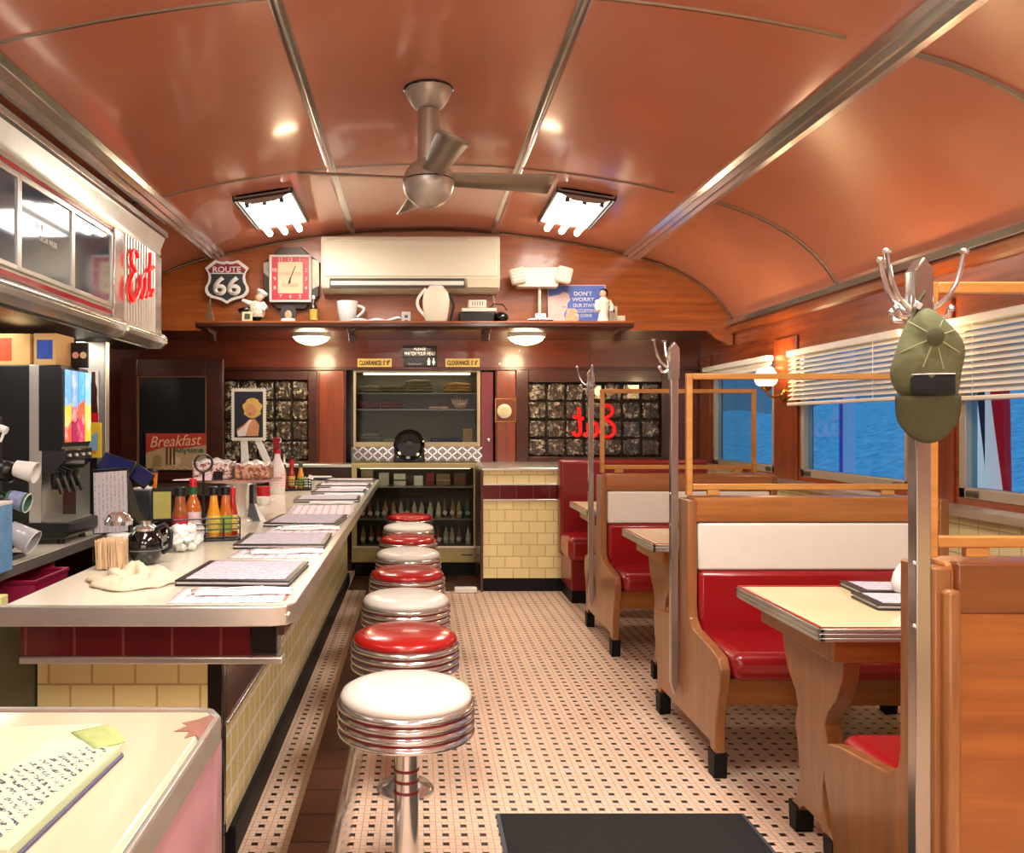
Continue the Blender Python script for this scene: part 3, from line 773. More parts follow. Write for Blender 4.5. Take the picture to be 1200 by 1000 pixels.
# outside: flag on its staff and striped post, given a glow for outdoor light, window crack left to the glass
t = thing('flag', 'blue, white and red cloth flag hanging outside the nearest window', 'flag', (3.75, 5.55, -.3))
bm = B(); tube(bm, [(0, .28, 0), (-.0, .28, 2.5)], .02, 10); part('staff', bm, WHITE, t)
fl = [((20, 40, 160), 0, .2), ((235, 235, 245), .2, .33), ((28, 28, 60), .33, .5), ((235, 230, 240), .5, .7), ((170, 20, 40), .7, 1.)]
for c, a, b in fl:
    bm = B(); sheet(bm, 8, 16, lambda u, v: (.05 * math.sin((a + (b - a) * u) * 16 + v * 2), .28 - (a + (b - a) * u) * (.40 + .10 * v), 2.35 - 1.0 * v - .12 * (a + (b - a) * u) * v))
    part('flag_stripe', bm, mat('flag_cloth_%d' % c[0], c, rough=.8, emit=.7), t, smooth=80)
t = thing('porch_post', 'violet and white square post standing outside the middle window', 'post', (5.6, 11.15, -.3))
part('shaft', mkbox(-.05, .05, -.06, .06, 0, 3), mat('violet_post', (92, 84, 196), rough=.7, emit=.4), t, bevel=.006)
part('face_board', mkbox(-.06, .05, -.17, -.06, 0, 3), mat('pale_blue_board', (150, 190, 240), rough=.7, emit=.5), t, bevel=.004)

# ================================================================== stainless overhead cabinet
HX, HY0, HY1 = -2.0, 1.0, 6.64
t = thing('overhead_cabinet', 'long stainless overhead cabinet with glass doors and red stripes above the back counter', 'cabinet', (0, 0, 0))
body = [(-2.88, 2.14), (HX - .03, 2.10), (HX + .03, 2.13), (HX + .045, 2.16), (HX + .04, 2.19), (HX, 2.215), (HX, 2.80), (HX + .012, 2.82), (HX + .012, 2.86), (HX + .04, 2.93), (HX + .05, 2.98), (HX + .05, 3.01), (-2.2, 3.01), (-2.88, 2.6)]
part('body', prism(B(), body, 'y', HY0, HY1), STEEL, t, bevel=.004, smooth=25)
part('underside', mkbox(-2.86, HX - .06, HY0, HY1 - .05, 2.085, 2.135), BLACK, t, smooth=0)
part('cornice_cap', prism(B(), [(HX + .03, 2.94), (HX + .062, 2.96), (HX + .062, 3.0), (HX + .03, 3.005)], 'y', HY0, HY1 + .02), CHROME, t, bevel=.003)
REDG = mat('red_enamel_stripe', (178, 12, 44), rough=.15, coat=.5, var=.05)
part('red_stripe', mkbox(HX - .001, HX + .008, HY0, 5.68, 2.772, 2.796), REDG, t, bevel=.002)
part('red_stripe', mkbox(HX - .001, HX + .008, HY0, 5.68, 2.222, 2.252), REDG, t, bevel=.002)
part('lower_bead', cyly(B(), HY0, HY1, HX + .035, 2.175, .016, 12), CHROME, t)
dk = mat('cabinet_glass', (78, 98, 120), rough=.05, coat=.6, var=.3, vscale=1.5)
for a, b in ((2.23, 2.91), (2.91, 3.59), (3.59, 4.27), (4.27, 4.94), (4.94, 5.58)):
    fr = B(); e = .022
    box(fr, HX, HX + .016, a, a + e, 2.27, 2.752); box(fr, HX, HX + .016, b - e, b, 2.27, 2.752); box(fr, HX, HX + .016, a + e, b - e, 2.27, 2.296); box(fr, HX, HX + .016, a + e, b - e, 2.73, 2.752)
    d = part('door', fr, STEEL, t, bevel=.003)
    part('pane', mkbox(HX + .001, HX + .006, a + e, b - e, 2.296, 2.73), dk, d, smooth=0)
letters('lettering', 'OSCAR WILDE', WHITE, t, (HX + .0062, 4.62, 2.49), w=.22, h=.03, face='+x')
letters('lettering', 'THE', WHITE, t, (HX + .0062, 4.52, 2.55), w=.1, h=.03, face='+x')
for a, b in ((5.60, 5.78), (6.47, 6.63)): part('side_frame', mkbox(HX, HX + .02, a, b, 2.2, 2.8), CHROME, t, bevel=.006)
bm = B()
for k in range(12): cylz(bm, HX + .004, 5.80 + k * .0585, 2.2, 2.8, .026, 10)
part('fluted_panel', bm, STEEL, t)
for y in (5.72, 6.60):
    part('bracket', prism(B(), [(HX + .045, 2.2), (HX + .066, 2.175), (HX + .066, 2.13), (HX + .02, 2.085), (HX - .06, 2.085), (HX - .06, 2.1), (HX + .03, 2.2)], 'y', y - .03, y + .03), CHROME, t, bevel=.003)
NEON = mat('red_sign_letters', (226, 24, 30), rough=.3, emit=.55, var=0, ecol=(255, 20, 16))
def eat(parent, f, r):
    """handwritten E, a, t as bent tubes; f maps (u, v) to a point"""
    E_ = [(.30, .86), (.24, .97), (.12, 1.0), (.03, .90), (.05, .74), (.18, .62), (.20, .57), (.08, .5), (-.02, .34), (.0, .14), (.12, .04), (.26, .1), (.36, .24)]
    a_ = [(.62, .42), (.54, .5), (.44, .44), (.40, .26), (.44, .1), (.52, .08), (.60, .22), (.63, .44), (.62, .2), (.67, .08), (.74, .16)]
    t_ = [(.86, .95), (.84, .6), (.82, .25), (.86, .1), (.94, .1), (1.0, .2)]
    x_ = [(.74, .6), (.86, .62), (1.0, .66)]
    for nm, pts in (('letter_e', E_), ('letter_a', a_), ('letter_t', t_), ('letter_t', x_)):
        P = [Vector(f(*p)) for p in pts]
        Q = []
        for i in range(len(P) - 1):
            p0, p1, p2, p3 = P[max(i - 1, 0)], P[i], P[i + 1], P[min(i + 2, len(P) - 1)]
            for k in range(4):
                s = k / 4
                Q.append(.5 * ((2 * p1) + (p2 - p0) * s + (2 * p0 - 5 * p1 + 4 * p2 - p3) * s * s + (3 * p1 - p0 - 3 * p2 + p3) * s ** 3))
        Q.append(P[-1])
        bm = B(); tube(bm, Q, r, 8); part(nm, bm, NEON, parent)
s = thing('letter_sign', 'red script letters reading Eat on the fluted steel panel', 'sign', (HX + .05, 5.80, 2.33))
eat(s, lambda u, v: (0, .02 + .5 * u, -.0 + .36 * v + .1 * u), .015)
s = thing('neon_sign', 'red script Eat sign seen from behind against the glass blocks', 'sign', (0, 8.86, 0))
eat(s, lambda u, v: (wx(719, 8.86) - .42 * u, 0, 1.36 + .34 * v + .0 * u), .019)
bm = B(); tube(bm, [(1.8, 0, 1.64), (1.8, 0, 2.3), (1.8, .02, 2.38)], .003, 5); part('cord', bm, BLACK, s)

# light under the cabinet on the back counter
area('under_cabinet_lamp', (-2.45, 4.9, 2.07), .35, 17, (1, .95, .86), sy=2.6)
area('recess_lamp', (.0, 8.7, 2.3), .3, 5, (1, .9, .75), sy=1.0)
# ================================================================== back counter and the machines on it
BC = .82
t = thing('back_counter', 'low steel-edged work counter behind the lunch counter', 'counter', (0, 0, 0))
part('worktop', mkbox(-2.88, -1.96, 2.6, 6.45, BC - .04, BC), CREAM, t, bevel=.006)
part('front_edge', mkbox(-1.965, -1.95, 2.6, 6.45, BC - .055, BC + .004), STEEL, t, bevel=.004)
part('support_panel', mkbox(-2.7, -2.0, 4.66, 4.72, 0, BC - .04), MAHOGZ, t, smooth=0)
part('support_panel', mkbox(-2.7, -2.0, 2.62, 2.68, 0, BC - .04), MAHOGZ, t, smooth=0)
part('shelf_board', mkbox(-2.85, -2.05, 2.7, 6.4, .22, .25), BLACK, t, smooth=0)
part('back_tiles', mkbox(-2.88, -2.86, 2.6, 6.45, 0, BC - .04), tile('grey_wall_tile', (150, 148, 144), (200, 196, 190), .15, .15, 'yz', 0., .005), t, smooth=0)
# soda dispenser
t = thing('soda_dispenser', 'black and steel soda fountain with four colourful flavour panels', 'drink dispenser', (0, 0, 0))
y0, y1 = 4.84, 5.24
part('cabinet', mkbox(-2.62, -2.13, y0, y1, 1.28, 1.84), BLACK, t, bevel=.008)
part('head', prism(B(), [(-2.14, 1.35), (-2.02, 1.35), (-2.0, 1.40), (-2.0, 1.80), (-2.02, 1.84), (-2.14, 1.84)], 'y', y0 - .01, y1), BLACK, t, bevel=.006)
part('valve_box', prism(B(), [(-2.14, 1.22), (-2.06, 1.22), (-1.99, 1.29), (-1.99, 1.36), (-2.14, 1.36)], 'y', y0, y1), BLACKG, t, bevel=.006)
part('steel_side', mkbox(-2.195, -2.125, y0 - .006, y0 + .004, .93, 1.84), STEEL, t, bevel=.003)
part('backsplash', mkbox(-2.2, -2.17, y0, y1, .93, 1.3), STEEL, t, bevel=.003)
part('rear_cabinet', mkbox(-2.62, -2.2, y0, y1, .9, 1.29), BLACK, t, bevel=.006)
part('drip_tray', prism(B(), [(-2.62, .85), (-1.99, .85), (-1.96, .88), (-1.96, .945), (-2.62, .945)], 'y', y0 - .02, y1 + .02), BLACK, t, bevel=.01)
bm = B()
for k in range(9): box(bm, -2.16 + k * .02, -2.15 + k * .02, y0 + .01, y1 - .01, .945, .952)
part('drip_grille', bm, STEEL, t, smooth=0)
for x in (-2.5, -2.03):
    for y in (y0 + .04, y1 - .06): part('leg', lathe(B(), [(.022, BC + .002), (.018, .86)], 12, (x, y, 0)), BLACK, t)
cols = [((120, 190, 240), (250, 210, 90), (226, 96, 70)), ((130, 180, 245), (220, 120, 120), (170, 50, 90)), ((90, 190, 240), (240, 110, 80), (230, 70, 110)), ((150, 215, 245), (250, 230, 120), (245, 200, 60))]
def graph(name, c):
    m, nt, p = newmat(name); tc, (x, y, z) = coords(nt)
    nz = noise(nt, mapping(nt, tc), 9., 2)
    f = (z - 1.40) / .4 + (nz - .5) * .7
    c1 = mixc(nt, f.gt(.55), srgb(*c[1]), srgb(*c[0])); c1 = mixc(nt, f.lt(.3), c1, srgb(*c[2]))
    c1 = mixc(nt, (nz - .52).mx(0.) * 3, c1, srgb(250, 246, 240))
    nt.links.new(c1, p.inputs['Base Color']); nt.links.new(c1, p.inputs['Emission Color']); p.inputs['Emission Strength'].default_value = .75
    p.inputs['Roughness'].default_value = .2
    return m
for k in range(4):
    a = y0 + .012 + k * .098
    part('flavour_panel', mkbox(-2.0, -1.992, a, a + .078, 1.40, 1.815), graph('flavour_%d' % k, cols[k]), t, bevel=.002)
    part('push_button', cylx(B(), -1.992, -1.98, a + .042, 1.325, .009, 12), WHITE, t)
    nz_ = part('nozzle', lathe(B(), [(.016, 1.13), (.02, 1.16), (.022, 1.23)], 12, (-2.075, a + .042, 0)), BLACK, t)
    part('lever', mkbox(-2.06, -2.045, a + .025, a + .06, 1.10, 1.22, RY(-18)), BLACK, nz_, bevel=.003)

# boxes along the top of the dispenser
KRAFT = mat('kraft_card', (226, 184, 118), rough=.8, var=.06)
def carton(label, x, y, w, d, h, lc, lw, lh, lx, z=1.84, rz=0):
    t = thing('carton', label, 'box', (x, y, z), rz, 'cartons on the soda fountain')
    part('box', mkbox(-w / 2, w / 2, -d / 2, d / 2, 0, h), KRAFT, t, bevel=.003)
    part('printed_label', mkbox(lx - lw / 2, lx + lw / 2, -d / 2 - .0015, -d / 2, h * .5 - lh / 2, h * .5 + lh / 2), lc, t, smooth=0)
    part('tape', mkbox(w * .42, w * .47, -d / 2 - .001, d / 2, h, h + .001), mat('tape', (206, 170, 110), rough=.5) if 'tape' not in bpy.data.materials else bpy.data.materials['tape'], t, smooth=0)
    return t
carton('brown carton with red and orange label at the left end of the fountain top', -2.3, 5.0, .19, .26, .18, mat('label_orange', (226, 90, 50), rough=.6, var=.3, vscale=40), .08, .13, -.05)
carton('brown carton with square blue label on the fountain top', -2.13, 5.02, .13, .26, .185, mat('label_blue', (44, 84, 190), rough=.6, var=.3, vscale=40), .09, .11, .0)
t = thing('menu_sign', 'small black sign with two round white rings beside the cartons', 'sign', (-2.01, 5.1, 1.84))
part('board', mkbox(-.05, .05, -.012, .012, 0, .15), BLACK, t, bevel=.003)
for x in (-.022, .024):
    part('ring', lathe(B(), [(.011, 0), (.02, 0), (.02, .003), (.011, .003)], 18, (x, -.012, .075), RX(90)), mat('ring_pink', (240, 170, 160), rough=.6) if x < 0 else mat('ring_cream', (245, 220, 160), rough=.6), t)

# wall pictures under the cabinet
t = thing('wall_picture', 'grey wooden board with a painted white emblem on the wall above the cartons', 'picture', (XL, 6.15, 2.2), 0)
part('board', mkbox(.0, .025, -.36, .33, -.12, .17), wood('grey_board', (46, 50, 54), (104, 108, 110), 'z', 1.5, .7, 0), t, bevel=.004)
bm = B(); tube(bm, [(.028, .0 + .05 * math.cos(a * PI / 6), .03 + .08 * math.sin(a * PI / 6)) for a in range(12)], .006, 6, True); tube(bm, [(.028, 0, -.05), (.028, .02, .09)], .006, 6); part('emblem', bm, WHITE, t)
t = thing('flower_picture', 'white floral picture on the wall next to the grey board', 'picture', (XL, 7.1, 2.06))
part('canvas', mkbox(0, .02, -.42, .45, -.15, .22), mat('floral_print', (246, 240, 226), rough=.7, var=.22, vscale=9), t, bevel=.003)
for k in range(7):
    bm = B(); ball(bm, (.024, -.3 + k * .1, .02 + .08 * math.sin(k * 2.1)), .006, .04, .045, 10, 6); part('flower', bm, WHITE if k % 2 else mat('leaf_dark%d' % k, (50, 60, 44), rough=.7), t)
# steel partition with posters
t = thing('steel_partition', 'tall stainless side panel standing on the back counter beyond the soda fountain', 'panel', (-2.23, 5.85, BC))
part('sheet', mkbox(-.1, .1, -.012, .012, 0, 1.25), STEEL, t, bevel=.004)
part('fold', mkbox(.09, .104, -.012, .06, 0, 1.25), STEEL, t, bevel=.003)
t = thing('bottle_picture', 'narrow poster of a dark soda bottle with a red base on the steel panel', 'poster', (wx(109, 5.82), 5.83, wz(465, 5.82)))
part('sheet', mkbox(-.035, .035, -.003, .003, -.175, .175), mat('poster_white', (236, 230, 224), rough=.5), t, smooth=0)
bp = [(-.012, .17), (.012, .17), (.013, .1), (.026, .05), (.024, -.02), (.03, -.1), (.026, -.165), (-.026, -.165), (-.03, -.1), (-.024, -.02), (-.026, .05), (-.013, .1)]
part('bottle_print', prism(B(), bp, 'y', -.005, -.003), mat('cola_brown', (60, 22, 16), rough=.3), t, smooth=0)
part('red_print', mkbox(-.034, .034, -.0055, -.005, -.174, -.11), REDP, t, smooth=0)
t = thing('sale_sign', 'yellow cardboard sign with a blue patch and red lettering beside the soda fountain', 'sign', (wx(109, 5.6), 5.6, BC))
zc = wz(516, 5.6) - BC
part('card', mkbox(-.055, .055, -.01, .01, zc - .115, zc + .115), mat('yellow_card', (246, 206, 50), rough=.5), t, bevel=.002)
part('blue_patch', prism(B(), [(-.03, zc - .07), (.035, zc - .07), (.035, zc + .06), (-.03, zc + .01)], 'y', -.0115, -.01), mat('pale_blue_print', (140, 190, 214), rough=.5), t, smooth=0)
letters('lettering', 'Gails', REDP, t, (-.005, -.0125, zc - .078), w=.06, h=.025)
part('easel', mkbox(-.02, .02, .0, .02, 0, zc), BLACK, t, smooth=0)
t = thing('notice_sign', 'small white notice with a blue emblem on the dark partition end', 'sign', (wx(119.5, 6.3), 6.24, wz(427, 6.3)))
part('sheet', mkbox(-.032, .032, -.004, .0, -.06, .06), WHITE, t, smooth=0)
part('emblem', prism(B(), [(-.02, -.03), (.02, -.03), (.014, .01), (.0, .038), (-.014, .0)], 'y', -.0055, -.004), mat('navy_print', (40, 56, 130), rough=.6), t, smooth=0)
t = thing('dark_partition', 'dark wooden partition end beyond the steel panel', 'partition', (-2.5, 6.3, BC))
part('board', mkbox(-.3, .2, -.05, .05, 0, 1.24), MAHOGD, t, bevel=.004)
part('edge_strip', mkbox(.2, .215, -.05, .05, 0, 1.24), STEEL, t, bevel=.002)
t = thing('low_cabinet', 'low dark wooden cabinet in the far corner under the chalkboard', 'cabinet', (-2.3, 7.35, 0))
part('carcass', mkbox(-.55, .85, -.7, .7, 0, .93), MAHOGD, t, bevel=.006)
part('top', mkbox(-.57, .87, -.72, .72, .93, .955), BLACK, t, bevel=.005)
part('door', mkbox(.85, .865, -.66, -.02, .1, .9), MAHOGD, t, bevel=.004); part('door', mkbox(.85, .865, .02, .66, .1, .9), MAHOGD, t, bevel=.004)
# tubs and bins under the back counter
def tub(name, label, x, y, w, d, h, m, rim, z=.262, cat='tub'):
    t = thing(name, label, cat, (x, y, z))
    bm = B(); a, b = w / 2, d / 2; k = .86
    for s in (0, 1):
        pass
    vs = [bm.verts.new(p) for p in ((-a * k, -b * k, 0), (a * k, -b * k, 0), (a * k, b * k, 0), (-a * k, b * k, 0), (-a, -b, h), (a, -b, h), (a, b, h), (-a, b, h))]
    for f in ((0, 3, 2, 1), (0, 1, 5, 4), (1, 2, 6, 5), (2, 3, 7, 6), (3, 0, 4, 7)): bm.faces.new([vs[i] for i in f])
    part('shell', bm, m, t, solid=.008, bevel=.02)
    bm = B(); tube(bm, [(-a, -b, h), (a, -b, h), (a, b, h), (-a, b, h)], .012, 8, True); part('rim', bm, rim, t)
    part('band', mkbox(-a * .96, a * .96, -b * .96, b * .96, h * .68, h * .70), m, t, smooth=0)
    return t
MAG = mat('magenta_plastic', (150, 22, 66), rough=.35, coat=.2)
tub('plastic_tub', 'deep pink plastic tub stored under the back counter', -2.09, 4.4, .42, .4, .46, MAG, MAG)
tub('grey_bin', 'grey plastic bin with pale rim under the back counter beside the pink tub', -2.08, 3.88, .36, .36, .36, mat('grey_bin_plastic', (96, 98, 94), rough=.5), WHITE, cat='bin')
# cup dispensers
t = thing('cup_rack', 'black upright cup rack with sideways tubes at the left edge', 'rack', (-2.12, 4.3, BC))
part('upright', mkbox(-.035, .02, -.03, .03, 0, .72), BLACK, t, bevel=.005)
part('base', mkbox(-.12, .1, -.12, .12, 0, .02), BLACK, t, bevel=.005)
for z, pz in ((.05, 630), (.25, 588), (.37, 551)):
    zz = wz(pz, 4.3) - BC
    bm = B(); lathe(bm, [(.05, -.03), (.052, .06)], 18, (.03, 0, zz), RY(105), cap=False); part('tube', bm, BLACK, t, solid=.004)
def cup(label, x, z, r0, r1, ln, m, tilt, band=None):
    t = thing('paper_cup', label, 'cup', (x, 4.3, z), 0, 'cups in the rack')
    t.rotation_euler = (0, R(tilt), 0)
    part('wall', lathe(B(), [(r0 * .1, .0), (r0, .0), (r1, ln)], 24, cap=False), m, t, solid=.003)
    bm = B(); tube(bm, [(r1 * math.cos(a * PI / 12), r1 * math.sin(a * PI / 12), ln) for a in range(24)], .0035, 6, True); part('rim', bm, WHITE, t)
    if band: part('print_band', lathe(B(), [(r0 + (r1 - r0) * .15 + .003, ln * .15), (r0 + (r1 - r0) * .85 + .003, ln * .85)], 24, cap=False), band, t)
cup('plain white paper cup sticking out of the top rack tube', wx(19, 4.3), wz(549, 4.3), .04, .052, .1, WHITE, 103)
cup('green and violet printed paper cup in the middle rack tube', wx(10, 4.3), wz(584, 4.3), .04, .048, .1, mat('green_cup', (60, 120, 90), rough=.6), 105, mat('violet_print', (160, 166, 214), rough=.6, var=.35, vscale=40))
cup('frosted clear plastic cup in the lowest rack tube', wx(12, 4.3), wz(622, 4.3), .05, .064, .13, mat('frosted_plastic', (196, 198, 206), rough=.25, coat=.3), 118)
t = thing('wand_tap', 'white tubular tap handle above the cup rack', 'tap', (-2.12, 4.26, wz(505, 4.26)))
bm = B(); tube(bm, [(-.06, 0, .03), (.05, 0, .01), (.075, 0, -.0)], [.022, .02, .02], 12); part('barrel', bm, WHITE, t)
bm = B(); tube(bm, [(.07, -.01, .0), (.05, -.015, -.055)], .007, 8); part('trigger', bm, WHITE, t)
bm = B(); tube(bm, [(-.01, 0, -.0), (-.01, 0.02, -.06)], .012, 8); part('bracket', bm, BLACK, t)
t = thing('blue_carton', 'pale blue and white carton at the left edge by the cup rack', 'box', (wx(1, 3.95), 3.95, BC))
part('box', mkbox(-.03, .026, -.06, .06, 0, wz(592, 3.95) - BC), mat('blue_print_carton', (120, 176, 226), rough=.5, var=.3, vscale=20), t, bevel=.003)
part('lid', mkbox(-.031, .027, -.061, .061, wz(592, 3.95) - BC, wz(588, 3.95) - BC), WHITE, t, bevel=.002)
single('yellow_post', mkbox(-.03, .03, -.03, .03, 0, .86), mat('pale_yellow_panel', (232, 226, 150), rough=.5), 'pale yellow upright panel edge at the left edge beside the grey bin', 'panel', (wx(-4, 3.2), 3.2, 0), bevel=.004)
# order terminal and clipboard
t = thing('order_terminal', 'black touchscreen order terminal with blue screen on the back counter', 'terminal', (wx(140, 5.75), 5.75, BC))
part('stand', prism(B(), [(-.14, 0), (.16, 0), (.10, .1), (.04, .32), (-.04, .32), (-.1, .1)], 'y', -.06, .1), BLACK, t, bevel=.01)
sc_ = part('screen', mkbox(-.115, .115, -.02, .02, -.075, .075), BLACK, t, bevel=.008); sc_.location = (.0, -.06, .40); sc_.rotation_euler = (R(-38), R(18), 0)
dp = part('display', mkbox(-.1, .1, -.022, -.02, -.06, .06), mat('blue_display', (26, 36, 92), rough=.2, emit=.12, var=.3, vscale=14), sc_, smooth=0)
cp_ = part('customer_display', mkbox(-.07, .07, -.015, .015, -.06, .06), BLACK, t, bevel=.006); cp_.location = (.14, .02, .33); cp_.rotation_euler = (R(-30), R(35), 0)
part('display', mkbox(-.06, .06, -.017, -.015, -.05, .05), bpy.data.materials['blue_display'], cp_, smooth=0)
t = thing('clipboard', 'black clipboard holding a sheet of handwritten orders, propped upright', 'clipboard', (wx(131, 5.3), 5.3, BC)); t.rotation_euler = (R(-8), R(-4), 0)
part('board', mkbox(-.115, .115, -.008, .008, 0, .41), BLACK, t, bevel=.004)
def scrib(name, plane='xz', sp=60., base=(236, 232, 236), ink=(120, 116, 130)):
    m, nt, p = newmat(name); tc, xyz = coords(nt)
    n1 = noise(nt, mapping(nt, tc, (1, 1, 1)), 70., 3, .7)
    v = xyz[{'z': 2, 'x': 0, 'y': 1}[plane]]
    ln = (v * sp).fract().lt(.32)
    nt.links.new(mixc(nt, ln * n1.gt(.5), srgb(*base), srgb(*ink)), p.inputs['Base Color']); p.inputs['Roughness'].default_value = .8
    return m
part('sheet', mkbox(-.105, .105, -.0095, -.008, .012, .39), scrib('order_sheet', 'x', 40., (236, 230, 234), (190, 182, 190)), t, smooth=0)
t = thing('grey_napkin_box', 'dark grey napkin box on the back counter end', 'napkin dispenser', (wx(168, 6.2), 6.2, BC))
part('shell', mkbox(-.07, .07, -.07, .07, 0, .21), mat('slate_grey', (70, 76, 84), rough=.45), t, bevel=.008)
part('napkins', mkbox(-.055, .05, -.05, .05, .21, .225), PAPER, t, bevel=.003)
t = thing('yellow_card_stand', 'black framed stand holding a pale yellow card beside the grey napkin box', 'card stand', (wx(190, 6.0), 6.0, BC)); t.rotation_euler = (0, 0, R(14))
part('frame', mkbox(-.068, .068, -.008, .008, 0, .235), BLACK, t, bevel=.003)
part('card', mkbox(-.06, .06, -.0095, -.008, .02, .21), mat('pale_yellow_card', (232, 228, 130), rough=.7), t, smooth=0)
t = thing('squeeze_bottle', 'white-nozzled squeeze bottle behind the grey napkin box', 'bottle', (wx(169, 6.36), 6.36, BC))
part('bottle_body', lathe(B(), [(.035, 0), (.037, .02), (.037, .17), (.02, .2)], 20), WHITE, t); part('nozzle', lathe(B(), [(.036, .2), (.036, .225), (.016, .235), (.008, .3), (.004, .335)], 20), WHITE, t)
t = thing('orange_cup', 'orange paper coffee cup with black lid standing on the low dark cabinet', 'cup', (wx(178, 6.95), 6.95, .955))
part('wall', lathe(B(), [(.036, 0), (.048, .16)], 24), mat('orange_card', (232, 134, 44), rough=.5), t); part('lid', lathe(B(), [(.051, .158), (.051, .172), (.042, .185), (.04, .19)], 24), BLACK, t)
part('sleeve_print', lathe(B(), [(.02, 0), (.03, 0), (.03, .002), (.02, .002)], 16, (-.0, -.046, .08), RX(84)), BLACK, t)
# ================================================================== upper bulkhead: air conditioner and shelf
YA = 7.76
x0, x1 = wx(376, YA), wx(586, YA); za, zb = wz(276, YA), wz(341, YA)
t = thing('air_conditioner', 'long cream wall air conditioner mounted under the ceiling above the shelf', 'air conditioner', (0, 0, 0))
part('housing', prism(B(), [(YA, zb + .12), (YA, za - .03), (YA + .03, za), (YB, za), (YB, zb), (YA + .1, zb), (YA + .03, zb + .03)], 'x', x0, x1), WARMW, t, bevel=.012, smooth=30)
part('front_panel', mkbox(x0 + .03, x1 - .03, YA - .012, YA + .01, zb + .13, za - .05), WARMW, t, bevel=.008)
part('top_grille', mkbox(x0 + .05, x1 - .3, YA - .004, YA + .01, za - .04, za - .015), mat('ac_grille_tone', (206, 200, 180), rough=.5), t, bevel=.003)  # grille slightly darker than the housing
part('outlet', mkbox(x0 + .08, x1 - .32, YA + .0, YA + .03, zb + .03, zb + .115), mat('outlet_dark', (70, 64, 52), rough=.6), t, smooth=0)
part('louvre', mkbox(x0 + .09, x1 - .33, YA - .012, YA + .0, zb + .05, zb + .088, RX(12)), WHITE, t, bevel=.004)
part('sensor_panel', mkbox(x1 - .3, x1 - .01, YA - .006, YA + .03, zb + .03, zb + .115), mat('ac_beige', (216, 204, 172), rough=.4), t, bevel=.004)
SZ = wz(379, 7.85)
t = thing('wall_shelf', 'long dark wooden shelf carrying knick-knacks below the air conditioner', 'shelf', (0, 0, 0))
part('board', prism(B(), [(7.66, SZ - .05), (7.66, SZ - .008), (7.67, SZ), (8.0, SZ), (8.0, SZ - .06), (7.68, SZ - .06)], 'x', wx(230, 7.7), wx(742, 7.7)), MAHOGD, t, bevel=.004)
part('front_moulding', mkbox(wx(231, 7.7), wx(741, 7.7), 7.65, 7.662, SZ - .022, SZ - .004), MAHOG, t, bevel=.004)
for px in (243, 412, 570, 727):
    x = wx(px, 7.8)
    part('bracket', prism(B(), [(7.7, SZ - .06), (8.0, SZ - .06), (8.0, SZ - .16), (7.93, SZ - .16), (7.9, SZ - .1), (7.72, SZ - .09)], 'x', x - .035, x + .035), MAHOGD, t, bevel=.004)
# corner bracket on the booth side
t = thing('corner_bracket', 'carved wooden corner bracket where bulkhead meets window wall', 'bracket', (0, 0, 0))
part('scroll', prism(B(), [(2.72, 2.385), (2.97, 2.385), (2.97, 2.25), (2.93, 2.245), (2.88, 2.28), (2.82, 2.3), (2.78, 2.34)], 'y', 8.0, 8.05), MAHOG, t, bevel=.005)

def on_shelf(px, Y=7.84): return (wx(px, Y), Y, SZ)
def sh(p, Y=7.84): return p * Y / F      # pixels to metres on the shelf
# route sign
t = thing('route_sign', 'black and red shield road sign with white border reading ROUTE 66', 'sign', (wx(266, 7.93), 7.93, wz(331, 7.93)))
half = [(0, 1.0), (.12, .95), (.3, .96), (.5, 1.03), (.58, 1.0), (1.0, .66), (.86, .45), (.82, .25), (.86, 0), (.98, -.22), (1.0, -.42), (.9, -.6), (.72, -.72), (.45, -.78), (.22, -.86), (0, -1.0)]
shp = half + [(-a, b) for a, b in half[::-1][1:-1]]
sx, sz = .205, .2
part('border', prism(B(), [(a * sx, b * sz) for a, b in shp], 'y', -.004, .004), WHITE, t, smooth=0)
def inset(f): return [(a * sx * f, b * sz * f) for a, b in shp]
part('shield', prism(B(), inset(.86), 'y', -.006, -.004), mat('charcoal_enamel', (58, 62, 62), rough=.35, var=.2, vscale=30), t, smooth=0)
up = [p for p in inset(.87) if p[1] > .09]
up = [p for p in up if p[0] >= 0] + [(.125, .088), (-.125, .088)] + [p for p in up if p[0] < 0]
part('red_top', prism(B(), up, 'y', -.0075, -.005), mat('faded_crimson', (150, 40, 66), rough=.4), t, smooth=0)
part('divider', mkbox(-.15, .15, -.0078, -.005, .078, .088), WHITE, t, smooth=0)
letters('lettering', 'ROUTE', WHITE, t, (.0, -.008, .118), w=.26, h=.055, bold=.02)
letters('lettering', '66', WHITE, t, (.0, -.008, -.035), w=.26, h=.18, bold=.03)
# tower souvenir
t = thing('tower_souvenir', 'small weathered metal tower souvenir at the left end of the shelf', 'figurine', on_shelf(246, 7.8))
for k, (w, a, b) in enumerate(((.04, 0, .02), (.036, .02, .055), (.03, .055, .085), (.022, .085, .11), (.014, .11, .18))): part('tier', mkbox(-w, w, -w, w, a, b), mat('old_bronze', (140, 108, 78), rough=.45, metal=.4, var=.4, vscale=60) if 'old_bronze' not in bpy.data.materials else bpy.data.materials['old_bronze'], t, bevel=.003)
part('spire', lathe(B(), [(.012, .18), (.008, .21), (.003, .235), (.001, .25)], 10), bpy.data.materials['old_bronze'], t)
